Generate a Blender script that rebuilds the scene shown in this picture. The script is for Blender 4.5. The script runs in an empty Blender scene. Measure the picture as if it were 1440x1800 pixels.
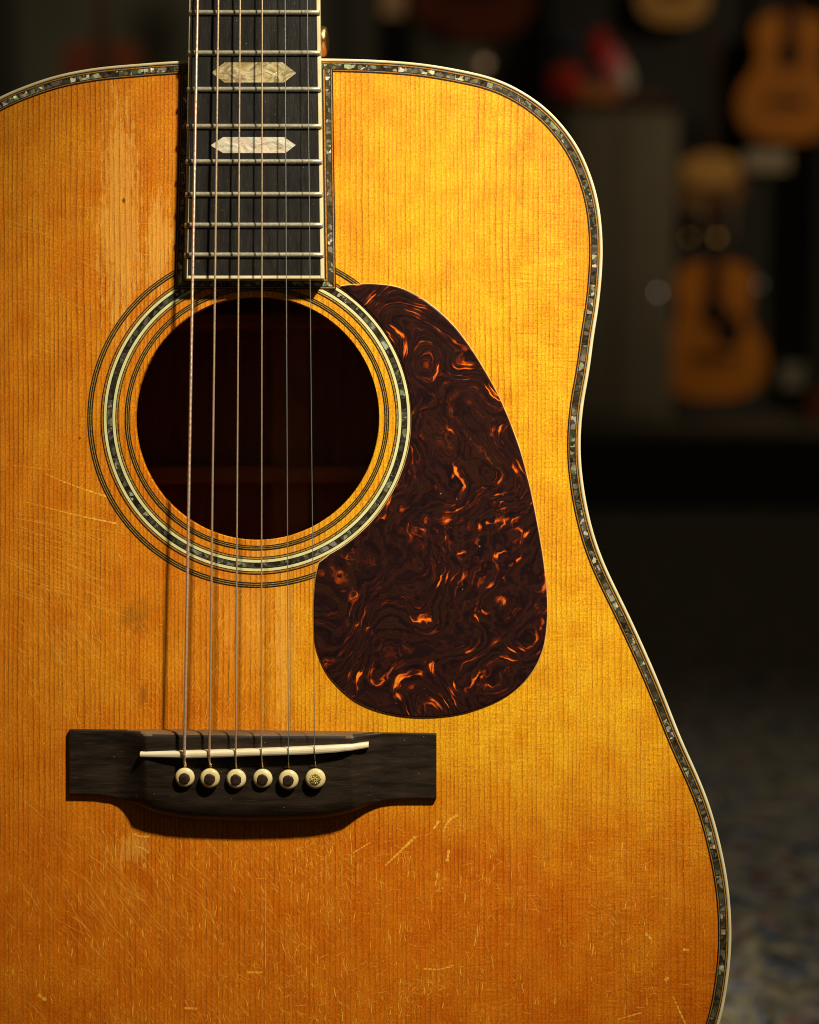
import bpy, bmesh, math, random
from mathutils import Vector, Matrix
from mathutils.geometry import tessellate_polygon

random.seed(7)
SC = bpy.context.scene
COL = SC.collection
R = math.radians

# ------------------------------------------------------------------ camera, world, lamps, exposure
S = 0.0002375          # metres on the soundboard plane per photograph pixel
D = 0.6                # camera to soundboard
PITCH = 6.0
CAM_H = 0.43
ROOT_ROT = Matrix.Rotation(R(90 - PITCH), 4, 'X')
ROOT_LOC = Vector((0, 0, CAM_H)) - (ROOT_ROT @ Vector((0, 0, D)))
ROOT = Matrix.Translation(ROOT_LOC) @ ROOT_ROT

cam = bpy.data.cameras.new('camera')
cam_o = bpy.data.objects.new('camera', cam)
COL.objects.link(cam_o)
cam_o.matrix_world = ROOT @ Matrix.Translation((0, 0, D))
cam.sensor_fit = 'VERTICAL'
cam.sensor_height = 36.0
cam.lens = 36.0 * D / (1800 * S)
cam.clip_start = 0.02
cam.clip_end = 50
cam.dof.use_dof = True
cam.dof.focus_distance = D - 0.003
cam.dof.aperture_fstop = 4.0
SC.camera = cam_o

w = bpy.data.worlds.new('World')
SC.world = w
w.use_nodes = True
w.node_tree.nodes['Background'].inputs[0].default_value = (0.9, 0.75, 0.5, 1)
w.node_tree.nodes['Background'].inputs[1].default_value = 0.038
SC.view_settings.view_transform = 'Standard'
SC.view_settings.look = 'None'
SC.view_settings.exposure = 0.0
SC.view_settings.gamma = 1.0
SC.cycles.use_denoising = True
SC.cycles.max_bounces = 8
SC.cycles.pixel_filter_type = 'BLACKMAN_HARRIS'
SC.cycles.filter_width = 1.05

def aim(o, loc, target):
    o.location = loc
    o.rotation_euler = (Vector(target) - Vector(loc)).to_track_quat('-Z', 'Y').to_euler()

def spot(name, loc, target, power, color, size, blend, radius):
    l = bpy.data.lights.new(name, 'SPOT')
    l.energy = power; l.color = color; l.spot_size = R(size); l.spot_blend = blend
    l.shadow_soft_size = radius
    o = bpy.data.objects.new(name, l)
    COL.objects.link(o)
    aim(o, loc, target)
    return o

# lamp positions are given in the guitar's own frame (x right, y along the neck, z out of the top)
KEY_POS = ROOT @ Vector((0.44, 0.86, 0.63))
KEY_AIM = ROOT @ Vector((0.075, 0.112, 0.0))
spot('key_spotlight', KEY_POS, KEY_AIM, 112, (1.0, 0.90, 0.70), 32.5, 1.0, 0.04)
spot('shop_ceiling_spotlight', (2.4, 2.6, 2.3), (1.75, 6.2, 0.95), 140, (1.0, 0.82, 0.52), 66, 0.9, 0.15)  # unseen lamp added to light the background instruments and cabinet
spot('shop_wall_spotlight', (-1.2, 4.3, 2.6), (-0.9, 6.7, 1.1), 52, (1.0, 0.85, 0.55), 90, 1.0, 0.15)  # unseen second lamp, added to lift the dark wall at left
spot('carpet_spotlight', (0.9, 1.0, 1.9), (0.40, 0.85, 0.0), 24, (1.0, 0.93, 0.82), 62, 1.0, 0.15)

# ------------------------------------------------------------------ node helper
class G:
    def __init__(s, name):
        s.m = bpy.data.materials.new(name)
        s.m.use_nodes = True
        s.nt = s.m.node_tree
        s.nt.nodes.clear()
        s.out = s.nt.nodes.new('ShaderNodeOutputMaterial')
    def put(s, sock, v):
        if isinstance(v, bpy.types.NodeSocket):
            s.nt.links.new(v, sock)
        elif isinstance(v, (tuple, list)):
            if sock.type == 'RGBA' and len(v) == 3: v = (*v, 1)
            sock.default_value = v
        else:
            sock.default_value = v
    def n(s, t, **k):
        nd = s.nt.nodes.new('ShaderNode' + t)
        for a, v in k.items(): setattr(nd, a, v)
        return nd
    def ma(s, op, a, b=0.0, c=None, clamp=False):
        nd = s.n('Math', operation=op, use_clamp=clamp)
        s.put(nd.inputs[0], a); s.put(nd.inputs[1], b)
        if c is not None: s.put(nd.inputs[2], c)
        return nd.outputs[0]
    def vec(s, x, y, z=0.0):
        nd = s.n('CombineXYZ')
        s.put(nd.inputs[0], x); s.put(nd.inputs[1], y); s.put(nd.inputs[2], z)
        return nd.outputs[0]
    def noise(s, v, scale=1.0, detail=2.0, rough=0.5, dist=0.0, out=0):
        nd = s.n('TexNoise')
        s.put(nd.inputs['Vector'], v); nd.inputs['Scale'].default_value = scale
        nd.inputs['Detail'].default_value = detail; nd.inputs['Roughness'].default_value = rough
        nd.inputs['Distortion'].default_value = dist
        return nd.outputs[out]
    def mp(s, v, a, b, c=0.0, d=1.0, smooth=False):
        nd = s.n('MapRange', clamp=True)
        if smooth: nd.interpolation_type = 'SMOOTHSTEP'
        s.put(nd.inputs[0], v)
        for i, q in enumerate((a, b, c, d)): s.put(nd.inputs[i + 1], q)
        return nd.outputs[0]
    def ramp(s, v, stops, interp='LINEAR'):
        nd = s.n('ValToRGB')
        s.put(nd.inputs[0], v)
        cr = nd.color_ramp; cr.interpolation = interp
        while len(cr.elements) < len(stops): cr.elements.new(0.5)
        for e, (p, c) in zip(cr.elements, stops):
            e.position = p
            e.color = (c, c, c, 1) if isinstance(c, (int, float)) else (*c, 1)
        return nd.outputs[0]
    def mix(s, f, a, b, mode='MIX'):
        nd = s.n('MixRGB', blend_type=mode)
        s.put(nd.inputs[0], f); s.put(nd.inputs[1], a); s.put(nd.inputs[2], b)
        return nd.outputs[0]
    def sep(s, v):
        nd = s.n('SeparateXYZ'); s.put(nd.inputs[0], v); return nd.outputs
    def obj(s): return s.n('TexCoord').outputs['Object']
    def rnd(s): return s.n('ObjectInfo').outputs['Random']
    def uvpx(s):
        """photo-pixel sized coordinates relative to the soundboard origin"""
        o = s.sep(s.obj())
        return s.ma('MULTIPLY', o[0], 1 / S), s.ma('MULTIPLY', o[1], 1 / S)
    def bump(s, h, strength=0.3, dist=0.0002):
        nd = s.n('Bump')
        s.put(nd.inputs['Height'], h); nd.inputs['Strength'].default_value = strength
        nd.inputs['Distance'].default_value = dist
        return nd.outputs[0]
    def bsdf(s, color, rough=0.5, metal=0.0, normal=None, spec=0.5, coat=0.0, coat_rough=0.1, emit=None, estr=0.0, sheen=0.0):
        b = s.n('BsdfPrincipled')
        s.put(b.inputs['Base Color'], color); s.put(b.inputs['Roughness'], rough)
        s.put(b.inputs['Metallic'], metal); s.put(b.inputs['Specular IOR Level'], spec)
        s.put(b.inputs['Coat Weight'], coat); s.put(b.inputs['Coat Roughness'], coat_rough)
        s.put(b.inputs['Sheen Weight'], sheen)
        if normal is not None: s.put(b.inputs['Normal'], normal)
        if emit is not None:
            s.put(b.inputs['Emission Color'], emit); s.put(b.inputs['Emission Strength'], estr)
        s.nt.links.new(b.outputs[0], s.out.inputs[0])
        return s.m

def X(px): return px - 720.0     # photo pixel -> material u
def Y(py): return 900.0 - py     # photo pixel -> material v

# ------------------------------------------------------------------ materials
def blob(g, u, v, cx, cy, rx, ry):
    a = g.ma('DIVIDE', g.ma('SUBTRACT', u, X(cx)), rx)
    b = g.ma('DIVIDE', g.ma('SUBTRACT', v, Y(cy)), ry)
    return g.ma('SQRT', g.ma('ADD', g.ma('MULTIPLY', a, a), g.ma('MULTIPLY', b, b)))

def mat_spruce():
    g = G('aged_spruce')
    u, v = g.uvpx()
    # growth rings running along the top
    wander = g.noise(g.vec(g.ma('MULTIPLY', u, 0.006), g.ma('MULTIPLY', v, 0.0016)), 1, 2)
    fine = g.noise(g.vec(g.ma('MULTIPLY', u, 0.05), g.ma('MULTIPLY', v, 0.012)), 1, 2)
    sp = g.noise(g.vec(g.ma('MULTIPLY', u, 0.011), 3.3), 1, 1)
    ph = g.ma('ADD', u, g.ma('MULTIPLY', wander, 16))
    ph = g.ma('ADD', ph, g.ma('MULTIPLY', fine, 3.0))
    ph = g.ma('ADD', ph, g.ma('MULTIPLY', sp, 46))
    ph = g.ma('DIVIDE', ph, 8.6)
    fr = g.ma('FRACT', ph)
    idx = g.ma('FLOOR', ph)
    ring = g.ramp(fr, [(0.0, 0.35), (0.09, 0.02), (0.45, 0.1), (0.78, 0.55), (0.9, 1.0), (1.0, 0.75)])
    per = g.noise(g.vec(g.ma('MULTIPLY', idx, 0.63), g.ma('MULTIPLY', v, 0.006)), 1, 2)
    per = g.mp(per, 0.28, 0.68, 0.25, 1.0)
    zone = g.mp(g.noise(g.vec(g.ma('MULTIPLY', u, 0.004), g.ma('MULTIPLY', v, 0.002), 9.0), 1, 1), 0.3, 0.7, 0.7, 1.0)
    line = g.ma('MULTIPLY', g.ma('MULTIPLY', ring, per), zone)
    dash = g.noise(g.vec(g.ma('MULTIPLY', u, 0.5), g.ma('MULTIPLY', v, 0.16), 4.0), 1, 2)
    line = g.ma('MULTIPLY', line, g.mp(dash, 0.3, 0.62, 0.55, 1.15))
    line = g.ma('MULTIPLY', line, g.mp(v, Y(1650), Y(1300), 0.62, 1.0, True))
    # amber finish, with the light's falloff painted orange over bass half and lower bout
    big = g.noise(g.vec(g.ma('MULTIPLY', u, 0.0022), g.ma('MULTIPLY', v, 0.0022), 1.7), 1, 3, 0.55)
    nz = g.ma('MULTIPLY', g.ma('SUBTRACT', big, 0.5), 1.6)
    am = g.ma('ADD', g.mp(u, X(230), X(820), 1.0, 0.0, True), nz)
    am = g.ma('MULTIPLY', am, 1.0, clamp=True)
    lowm = g.ma('ADD', g.mp(v, Y(1650), Y(1150), 1.1, 0.0, True), g.ma('MULTIPLY', nz, 0.8))
    lowm = g.ma('MULTIPLY', lowm, 1.0, clamp=True)
    base = g.mix(am, (0.88, 0.46, 0.014), (0.76, 0.25, 0.009))
    base = g.mix(lowm, base, (0.70, 0.185, 0.005))
    dark = g.mix(am, (0.46, 0.10, 0.002), (0.20, 0.042, 0.002))
    dark = g.mix(lowm, dark, (0.20, 0.034, 0.002))
    c = g.mix(g.ma('MULTIPLY', line, 0.95), base, dark)
    # fibres
    fib = g.noise(g.vec(g.ma('MULTIPLY', u, 0.9), g.ma('MULTIPLY', v, 0.03), 2.2), 1, 3, 0.7)
    c = g.mix(1.0, c, g.ramp(fib, [(0.25, 0.78), (0.75, 1.16)]), 'MULTIPLY')
    # medullary silk: fine cross streaks on the treble side
    silk = g.noise(g.vec(g.ma('MULTIPLY', u, 0.022), g.ma('MULTIPLY', v, 0.33), 5.0), 1, 4, 0.75)
    sm = g.noise(g.vec(g.ma('MULTIPLY', u, 0.006), g.ma('MULTIPLY', v, 0.004), 7.0), 1, 2)
    smask = g.ma('MULTIPLY', g.mp(u, X(560), X(980), 0.18, 1.0, True), g.mp(sm, 0.35, 0.6, 0.1, 1.0))
    sv = g.ramp(silk, [(0.33, (0.80, 0.60, 0.4)), (0.5, 1.0), (0.66, 1.12)])
    c = g.mix(smask, c, g.mix(1.0, c, sv, 'MULTIPLY'))
    # mottle and grime
    mot = g.noise(g.vec(g.ma('MULTIPLY', u, 0.018), g.ma('MULTIPLY', v, 0.013), 8.0), 1, 5, 0.65)
    c = g.mix(1.0, c, g.ramp(mot, [(0.3, (0.88, 0.70, 0.5)), (0.7, (1.08, 1.18, 1.3))]), 'MULTIPLY')
    gr = g.noise(g.vec(g.ma('MULTIPLY', u, 0.34), g.ma('MULTIPLY', v, 0.26), 6.0), 1, 3, 0.8)
    c = g.mix(1.0, c, g.ramp(gr, [(0.28, (0.66, 0.49, 0.32)), (0.5, 1.0), (0.72, (1.38, 1.48, 1.6))]), 'MULTIPLY')
    # places where the finish has worn through
    jag = g.noise(g.vec(g.ma('MULTIPLY', u, 0.11), g.ma('MULTIPLY', v, 0.013), 2.0), 1, 6, 0.8)
    jag2 = g.noise(g.vec(g.ma('MULTIPLY', u, 0.16), g.ma('MULTIPLY', v, 0.045), 12.0), 1, 3, 0.7)
    jag = g.ma('ADD', g.ma('MULTIPLY', g.ma('SUBTRACT', jag, 0.5), 2.4), g.ma('MULTIPLY', g.ma('SUBTRACT', jag2, 0.5), 2.2))
    worn = None
    for (cx, cy, rx, ry, amp) in ((212, 385, 42, 235, 0.62), (278, 430, 28, 105, 0.6), (500, 1110, 22, 185, 0.55), (478, 968, 55, 22, 0.5),
                                  (235, 1490, 34, 30, 0.5), (430, 1075, 60, 120, 0.25)):
        d = g.ma('ADD', blob(g, u, v, cx, cy, rx, ry), jag)
        f = g.ma('MULTIPLY', g.mp(d, 0.95, 0.6, 0.0, 1.0, True), amp)
        worn = f if worn is None else g.ma('MAXIMUM', worn, f)
    wornc = g.mix(g.ma('MULTIPLY', line, 0.8), (1.0, 0.54, 0.085), (0.30, 0.08, 0.005))
    worn = g.ma('MULTIPLY', worn, g.mp(fib, 0.35, 0.55, 0.5, 1.0))
    c = g.mix(g.ma('MULTIPLY', worn, 0.78), c, wornc)
    # dark finger smudges
    sj = g.ma('MULTIPLY', g.ma('SUBTRACT', g.noise(g.vec(g.ma('MULTIPLY', u, 0.05), g.ma('MULTIPLY', v, 0.04)), 1, 4, 0.7), 0.5), 2.2)
    for (cx, cy, rx, ry, k) in ((238, 1082, 44, 40, 0.36), (252, 1222, 12, 24, 0.45), (218, 352, 3.5, 7, 0.95), (140, 770, 3, 4, 0.9)):
        d = g.ma('ADD', blob(g, u, v, cx, cy, rx, ry), sj)
        c = g.mix(g.mp(d, 1.0, 0.2, 0.0, k, True), c, (0.12, 0.04, 0.008))
    # fine crazing in the lacquer (relief and a little colour)
    vo = g.n('TexVoronoi', feature='DISTANCE_TO_EDGE')
    cz = g.noise(g.vec(g.ma('MULTIPLY', u, 0.02), g.ma('MULTIPLY', v, 0.02)), 1, 3, out=1)
    cv = g.n('VectorMath', operation='ADD')
    g.put(cv.inputs[0], g.vec(g.ma('MULTIPLY', g.ma('ADD', u, v), 0.045), g.ma('MULTIPLY', g.ma('SUBTRACT', v, g.ma('MULTIPLY', u, 0.6)), 0.11)))
    g.put(cv.inputs[1], cz)
    g.put(vo.inputs['Vector'], cv.outputs[0]); vo.inputs['Scale'].default_value = 1.0
    crack = g.mp(vo.outputs[0], 0.0, 0.055, 1.0, 0.0)
    low = g.mp(v, Y(900), Y(1350), 0.0, 1.0, True)
    cm = g.ma('MULTIPLY', low, g.mp(g.noise(g.vec(g.ma('MULTIPLY', u, 0.009), g.ma('MULTIPLY', v, 0.009), 3.0), 1, 3), 0.45, 0.62, 0.0, 1.0))
    crack = g.ma('MULTIPLY', crack, cm)
    c = g.mix(g.ma('MULTIPLY', crack, 0.28), c, (0.88, 0.40, 0.015))
    h = g.ma('ADD', g.ma('MULTIPLY', line, -0.5), g.ma('MULTIPLY', gr, 0.35))
    h = g.ma('ADD', h, g.ma('MULTIPLY', crack, -0.2))
    h = g.ma('ADD', h, g.ma('MULTIPLY', worn, g.ma('MULTIPLY', g.ma('SUBTRACT', fib, 0.6), 1.5)))
    h = g.ma('ADD', h, g.ma('MULTIPLY', mot, 1.2))
    nrm = g.bump(h, 0.8, 0.00024)
    ro = g.mp(gr, 0.3, 0.7, 0.34, 0.52)
    ro = g.ma('ADD', ro, g.ma('MULTIPLY', worn, 0.15))
    return g.bsdf(c, ro, normal=nrm, spec=0.22)

def mat_tortoise():
    g = G('tortoiseshell_plastic')
    u, v = g.uvpx()
    p = g.vec(g.ma('MULTIPLY', u, 0.01), g.ma('MULTIPLY', v, 0.01))
    wob = g.noise(p, 3.2, 2, 0.5, out=1)
    ws = g.n('VectorMath', operation='MULTIPLY_ADD')
    g.put(ws.inputs[0], wob); ws.inputs[1].default_value = (46, 46, 0); g.put(ws.inputs[2], g.vec(u, v))
    wx = g.sep(ws.outputs[0])
    th = g.ma('ADD', g.ma('MULTIPLY', g.noise(p, 0.55, 1.0), 3.6), 0.9)
    cs, sn = g.ma('COSINE', th), g.ma('SINE', th)
    xa = g.ma('ADD', g.ma('MULTIPLY', wx[0], cs), g.ma('MULTIPLY', wx[1], sn))
    ya = g.ma('SUBTRACT', g.ma('MULTIPLY', wx[1], cs), g.ma('MULTIPLY', wx[0], sn))
    sv = g.vec(g.ma('MULTIPLY', xa, 0.050), g.ma('MULTIPLY', ya, 0.021))
    n1 = g.noise(sv, 1.0, 3.0, 0.5, 0.6)
    n2 = g.noise(sv, 1.6, 2.5, 0.6)
    cl = g.noise(p, 2.2, 2)
    t = g.ma('ADD', n1, g.ma('MULTIPLY', g.ma('SUBTRACT', cl, 0.5), 0.62))
    c0 = g.ramp(n2, [(0.3, (0.008, 0.004, 0.004)), (0.48, (0.018, 0.006, 0.006)), (0.58, (0.038, 0.010, 0.007)), (0.66, (0.014, 0.009, 0.004)), (0.75, (0.035, 0.010, 0.006))])
    c = g.mix(g.ramp(t, [(0.63, 0.0), (0.675, 0.5), (0.70, 1.0)]), c0, g.ramp(t, [(0.63, (0.12, 0.014, 0.005)), (0.68, (0.42, 0.055, 0.007)), (0.73, (0.90, 0.17, 0.012)), (0.79, (1.0, 0.32, 0.02))]))
    fm = g.ramp(t, [(0.52, 0.0), (0.66, 1.0)])
    fine = g.ramp(g.noise(sv, 3.0, 2, 0.6), [(0.52, 0.0), (0.60, 1.0)])
    c = g.mix(g.ma('MULTIPLY', g.ma('MULTIPLY', fine, fm), 0.5), c, (0.30, 0.04, 0.006))
    dust = g.n('TexVoronoi'); g.put(dust.inputs['Vector'], g.vec(g.ma('MULTIPLY', u, 0.035), g.ma('MULTIPLY', v, 0.035))); dust.inputs['Scale'].default_value = 1
    ds = g.ma('MULTIPLY', g.mp(dust.outputs['Distance'], 0.03, 0.055, 1.0, 0.0), g.mp(g.noise(p, 4, 1), 0.5, 0.6, 0, 1))
    c = g.mix(g.ma('MULTIPLY', ds, 0.5), c, (0.6, 0.5, 0.4))
    h = g.noise(g.vec(g.ma('MULTIPLY', u, 0.02), g.ma('MULTIPLY', v, 0.02)), 1, 3)
    return g.bsdf(c, g.mp(g.noise(p, 6, 4, 0.7), 0.3, 0.7, 0.16, 0.30), normal=g.bump(h, 0.25, 0.0003), spec=0.4)

def mat_abalone(name='abalone_shell', gain=1.0):
    g = G(name)
    u, v = g.uvpx()
    r = g.rnd()
    off = g.ma('MULTIPLY', r, 137.0)
    wv = g.noise(g.vec(g.ma('MULTIPLY', u, 0.12), g.ma('MULTIPLY', v, 0.12), off), 1, 3, 0.6, out=1)
    a = g.n('VectorMath', operation='MULTIPLY_ADD')
    g.put(a.inputs[0], wv); a.inputs[1].default_value = (1.6, 1.6, 0)
    g.put(a.inputs[2], g.vec(g.ma('MULTIPLY', u, 0.145), g.ma('MULTIPLY', v, 0.145), off))
    vo = g.n('TexVoronoi'); g.put(vo.inputs['Vector'], a.outputs[0]); vo.inputs['Scale'].default_value = 1.0
    cell = g.n('SeparateColor'); g.put(cell.inputs[0], vo.outputs['Color'])
    k = g.ma('ADD', g.ma('MULTIPLY', cell.outputs[0], 0.58), g.ma('MULTIPLY', r, 0.42))
    hue = g.ramp(cell.outputs[1], [(0.0, (0.30, 0.30, 0.16)), (0.25, (0.20, 0.30, 0.15)), (0.45, (0.36, 0.33, 0.20)),
                                   (0.62, (0.30, 0.33, 0.30)), (0.8, (0.42, 0.28, 0.24)), (1.0, (0.34, 0.38, 0.18))])
    lum = g.ramp(k, [(0.15, 0.06), (0.45, 0.22 * gain), (0.66, 0.5 * gain), (0.80, 1.3 * gain), (0.92, 2.5 * gain)])
    c = g.mix(1.0, hue, lum, 'MULTIPLY')
    vein = g.noise(a.outputs[0], 2.6, 3, 0.6, 1.2)
    vl = g.mp(g.ma('ABSOLUTE', g.ma('SUBTRACT', vein, 0.5)), 0.0, 0.035, 1.0, 0.0)
    c = g.mix(g.ma('MULTIPLY', vl, 0.7), c, (0.16, 0.10, 0.04))
    tilt = g.n('VectorMath', operation='SUBTRACT'); g.put(tilt.inputs[0], vo.outputs['Color']); tilt.inputs[1].default_value = (0.5, 0.5, 0.5)
    sc = g.n('VectorMath', operation='MULTIPLY'); g.put(sc.inputs[0], tilt.outputs[0]); sc.inputs[1].default_value = (0.75, 0.75, 0.0)
    ad = g.n('VectorMath', operation='ADD'); g.put(ad.inputs[0], g.n('NewGeometry').outputs['Normal']); g.put(ad.inputs[1], sc.outputs[0])
    nm = g.n('VectorMath', operation='NORMALIZE'); g.put(nm.inputs[0], ad.outputs[0])
    return g.bsdf(c, 0.26, metal=0.35, normal=nm.outputs[0], spec=0.6)

def mat_pearl(name, stops):
    g = G(name)
    u, v = g.uvpx()
    p = g.vec(g.ma('MULTIPLY', u, 0.025), g.ma('MULTIPLY', v, 0.035))
    n = g.noise(p, 1, 4, 0.5, 1.0)
    c = g.ramp(n, stops)
    e = g.noise(p, 0.8, 3, 0.6, 2.2)
    vl = g.mp(g.ma('ABSOLUTE', g.ma('SUBTRACT', e, 0.5)), 0.0, 0.014, 1.0, 0.0)
    c = g.mix(g.ma('MULTIPLY', vl, 0.6), c, (0.20, 0.12, 0.05))
    return g.bsdf(c, 0.28, metal=0.3, normal=g.bump(n, 0.8, 0.0012), spec=0.6)

def mat_ebony(name, along_x, col=(0.016, 0.012, 0.010), light=(0.075, 0.048, 0.028), ro=(0.34, 0.5), amt=0.5):
    g = G(name)
    u, v = g.uvpx()
    if along_x: p = g.vec(g.ma('MULTIPLY', u, 0.035), g.ma('MULTIPLY', v, 0.55)); q = g.vec(g.ma('MULTIPLY', u, 0.01), g.ma('MULTIPLY', v, 0.07))
    else: p = g.vec(g.ma('MULTIPLY', u, 0.6), g.ma('MULTIPLY', v, 0.045)); q = g.vec(g.ma('MULTIPLY', u, 0.07), g.ma('MULTIPLY', v, 0.01))
    f = g.noise(p, 1, 4, 0.7)
    b = g.noise(q, 1, 3, 0.6, 0.3)
    c = g.mix(g.ma('MULTIPLY', g.mp(b, 0.35, 0.7), amt), col, light)
    c = g.mix(g.mp(f, 0.56, 0.70, 0.0, 0.6), c, light)
    sp = g.n('TexVoronoi'); g.put(sp.inputs['Vector'], g.vec(g.ma('MULTIPLY', u, 0.12), g.ma('MULTIPLY', v, 0.12))); sp.inputs['Scale'].default_value = 1
    sep = g.n('SeparateColor'); g.put(sep.inputs[0], sp.outputs['Color'])
    ds = g.ma('MULTIPLY', g.mp(sp.outputs['Distance'], 0.05, 0.13, 1.0, 0.0), g.mp(sep.outputs[0], 0.86, 0.9, 0.0, 1.0))
    c = g.mix(g.ma('MULTIPLY', ds, 0.6), c, (0.4, 0.32, 0.2))
    h = g.ma('ADD', f, g.ma('MULTIPLY', ds, 0.6))
    return g.bsdf(c, g.mp(b, 0.3, 0.7, ro[0], ro[1]), normal=g.bump(h, 0.45, 0.00018), spec=0.28)

def mat_cream(name='cream_celluloid', c1=(0.80, 0.72, 0.46), c2=(0.66, 0.55, 0.27), rough=0.28):
    g = G(name)
    u, v = g.uvpx()
    n = g.noise(g.vec(g.ma('MULTIPLY', u, 0.02), g.ma('MULTIPLY', v, 0.02)), 1, 4, 0.65)
    c = g.mix(g.mp(n, 0.35, 0.7), c1, c2)
    return g.bsdf(c, rough, spec=0.45)

def mat_plain(name, c, rough=0.5, metal=0.0, var=0.25, scale=60.0, spec=0.4, bump=0.0):
    g = G(name)
    n = g.noise(g.obj(), scale, 4, 0.6)
    cc = g.mix(g.mp(n, 0.3, 0.7), tuple(x * (1 - var) for x in c), tuple(min(1, x * (1 + var)) for x in c))
    nr = g.bump(n, bump, 0.001) if bump else None
    return g.bsdf(cc, g.mp(n, 0.3, 0.7, max(0.05, rough - 0.06), rough + 0.06), metal=metal, normal=nr, spec=spec)

def mat_veneer(name, c, c2):
    g = G(name)
    u, v = g.uvpx()
    n = g.noise(g.vec(g.ma('MULTIPLY', u, 0.25), g.ma('MULTIPLY', v, 0.25)), 1, 3, 0.8)
    return g.bsdf(g.mix(g.mp(n, 0.4, 0.6), c, c2), 0.4, spec=0.35)

def mat_rosewood():
    g = G('rosewood')
    u, v = g.uvpx()
    n = g.noise(g.vec(g.ma('MULTIPLY', u, 0.04), g.ma('MULTIPLY', v, 0.004)), 1, 5, 0.65, 0.6)
    c = g.ramp(n, [(0.3, (0.30, 0.11, 0.035)), (0.5, (0.42, 0.20, 0.08)), (0.7, (0.55, 0.24, 0.09))])
    return g.bsdf(c, 0.45, spec=0.3)

def mat_scratch():
    g = G('scratched_lacquer')
    u, v = g.uvpx()
    n = g.noise(g.vec(g.ma('MULTIPLY', u, 0.09), g.ma('MULTIPLY', v, 0.09)), 1, 3, 0.7)
    f = g.noise(g.vec(g.ma('MULTIPLY', u, 0.35), g.ma('MULTIPLY', v, 0.2)), 1, 2, 0.7)
    k = g.mp(g.ma('ADD', n, g.ma('MULTIPLY', f, 0.6)), 0.48, 0.88)
    c = g.mix(k, (0.68, 0.20, 0.006), (0.98, 0.50, 0.05))
    return g.bsdf(c, 0.5, spec=0.3)

def mat_carpet():
    g = G('patterned_carpet')
    o = g.obj()
    w1 = g.noise(o, 9, 3, 0.6, out=1)
    a = g.n('VectorMath', operation='MULTIPLY_ADD'); g.put(a.inputs[0], w1); a.inputs[1].default_value = (0.10, 0.10, 0); g.put(a.inputs[2], o)
    n = g.noise(a.outputs[0], 30, 4, 0.7)
    n2 = g.noise(a.outputs[0], 55, 3, 0.7)
    c = g.ramp(n, [(0.30, (0.035, 0.045, 0.08)), (0.41, (0.09, 0.11, 0.14)), (0.46, (0.15, 0.12, 0.09)), (0.51, (0.27, 0.23, 0.11)), (0.56, (0.10, 0.12, 0.14)), (0.63, (0.22, 0.08, 0.045)), (0.8, (0.04, 0.05, 0.08))])
    c = g.mix(1.0, c, g.ramp(n2, [(0.38, 0.45), (0.60, 1.6)]), 'MULTIPLY')
    return g.bsdf(c, 0.95, normal=g.bump(n2, 0.6, 0.004), spec=0.1)

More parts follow.
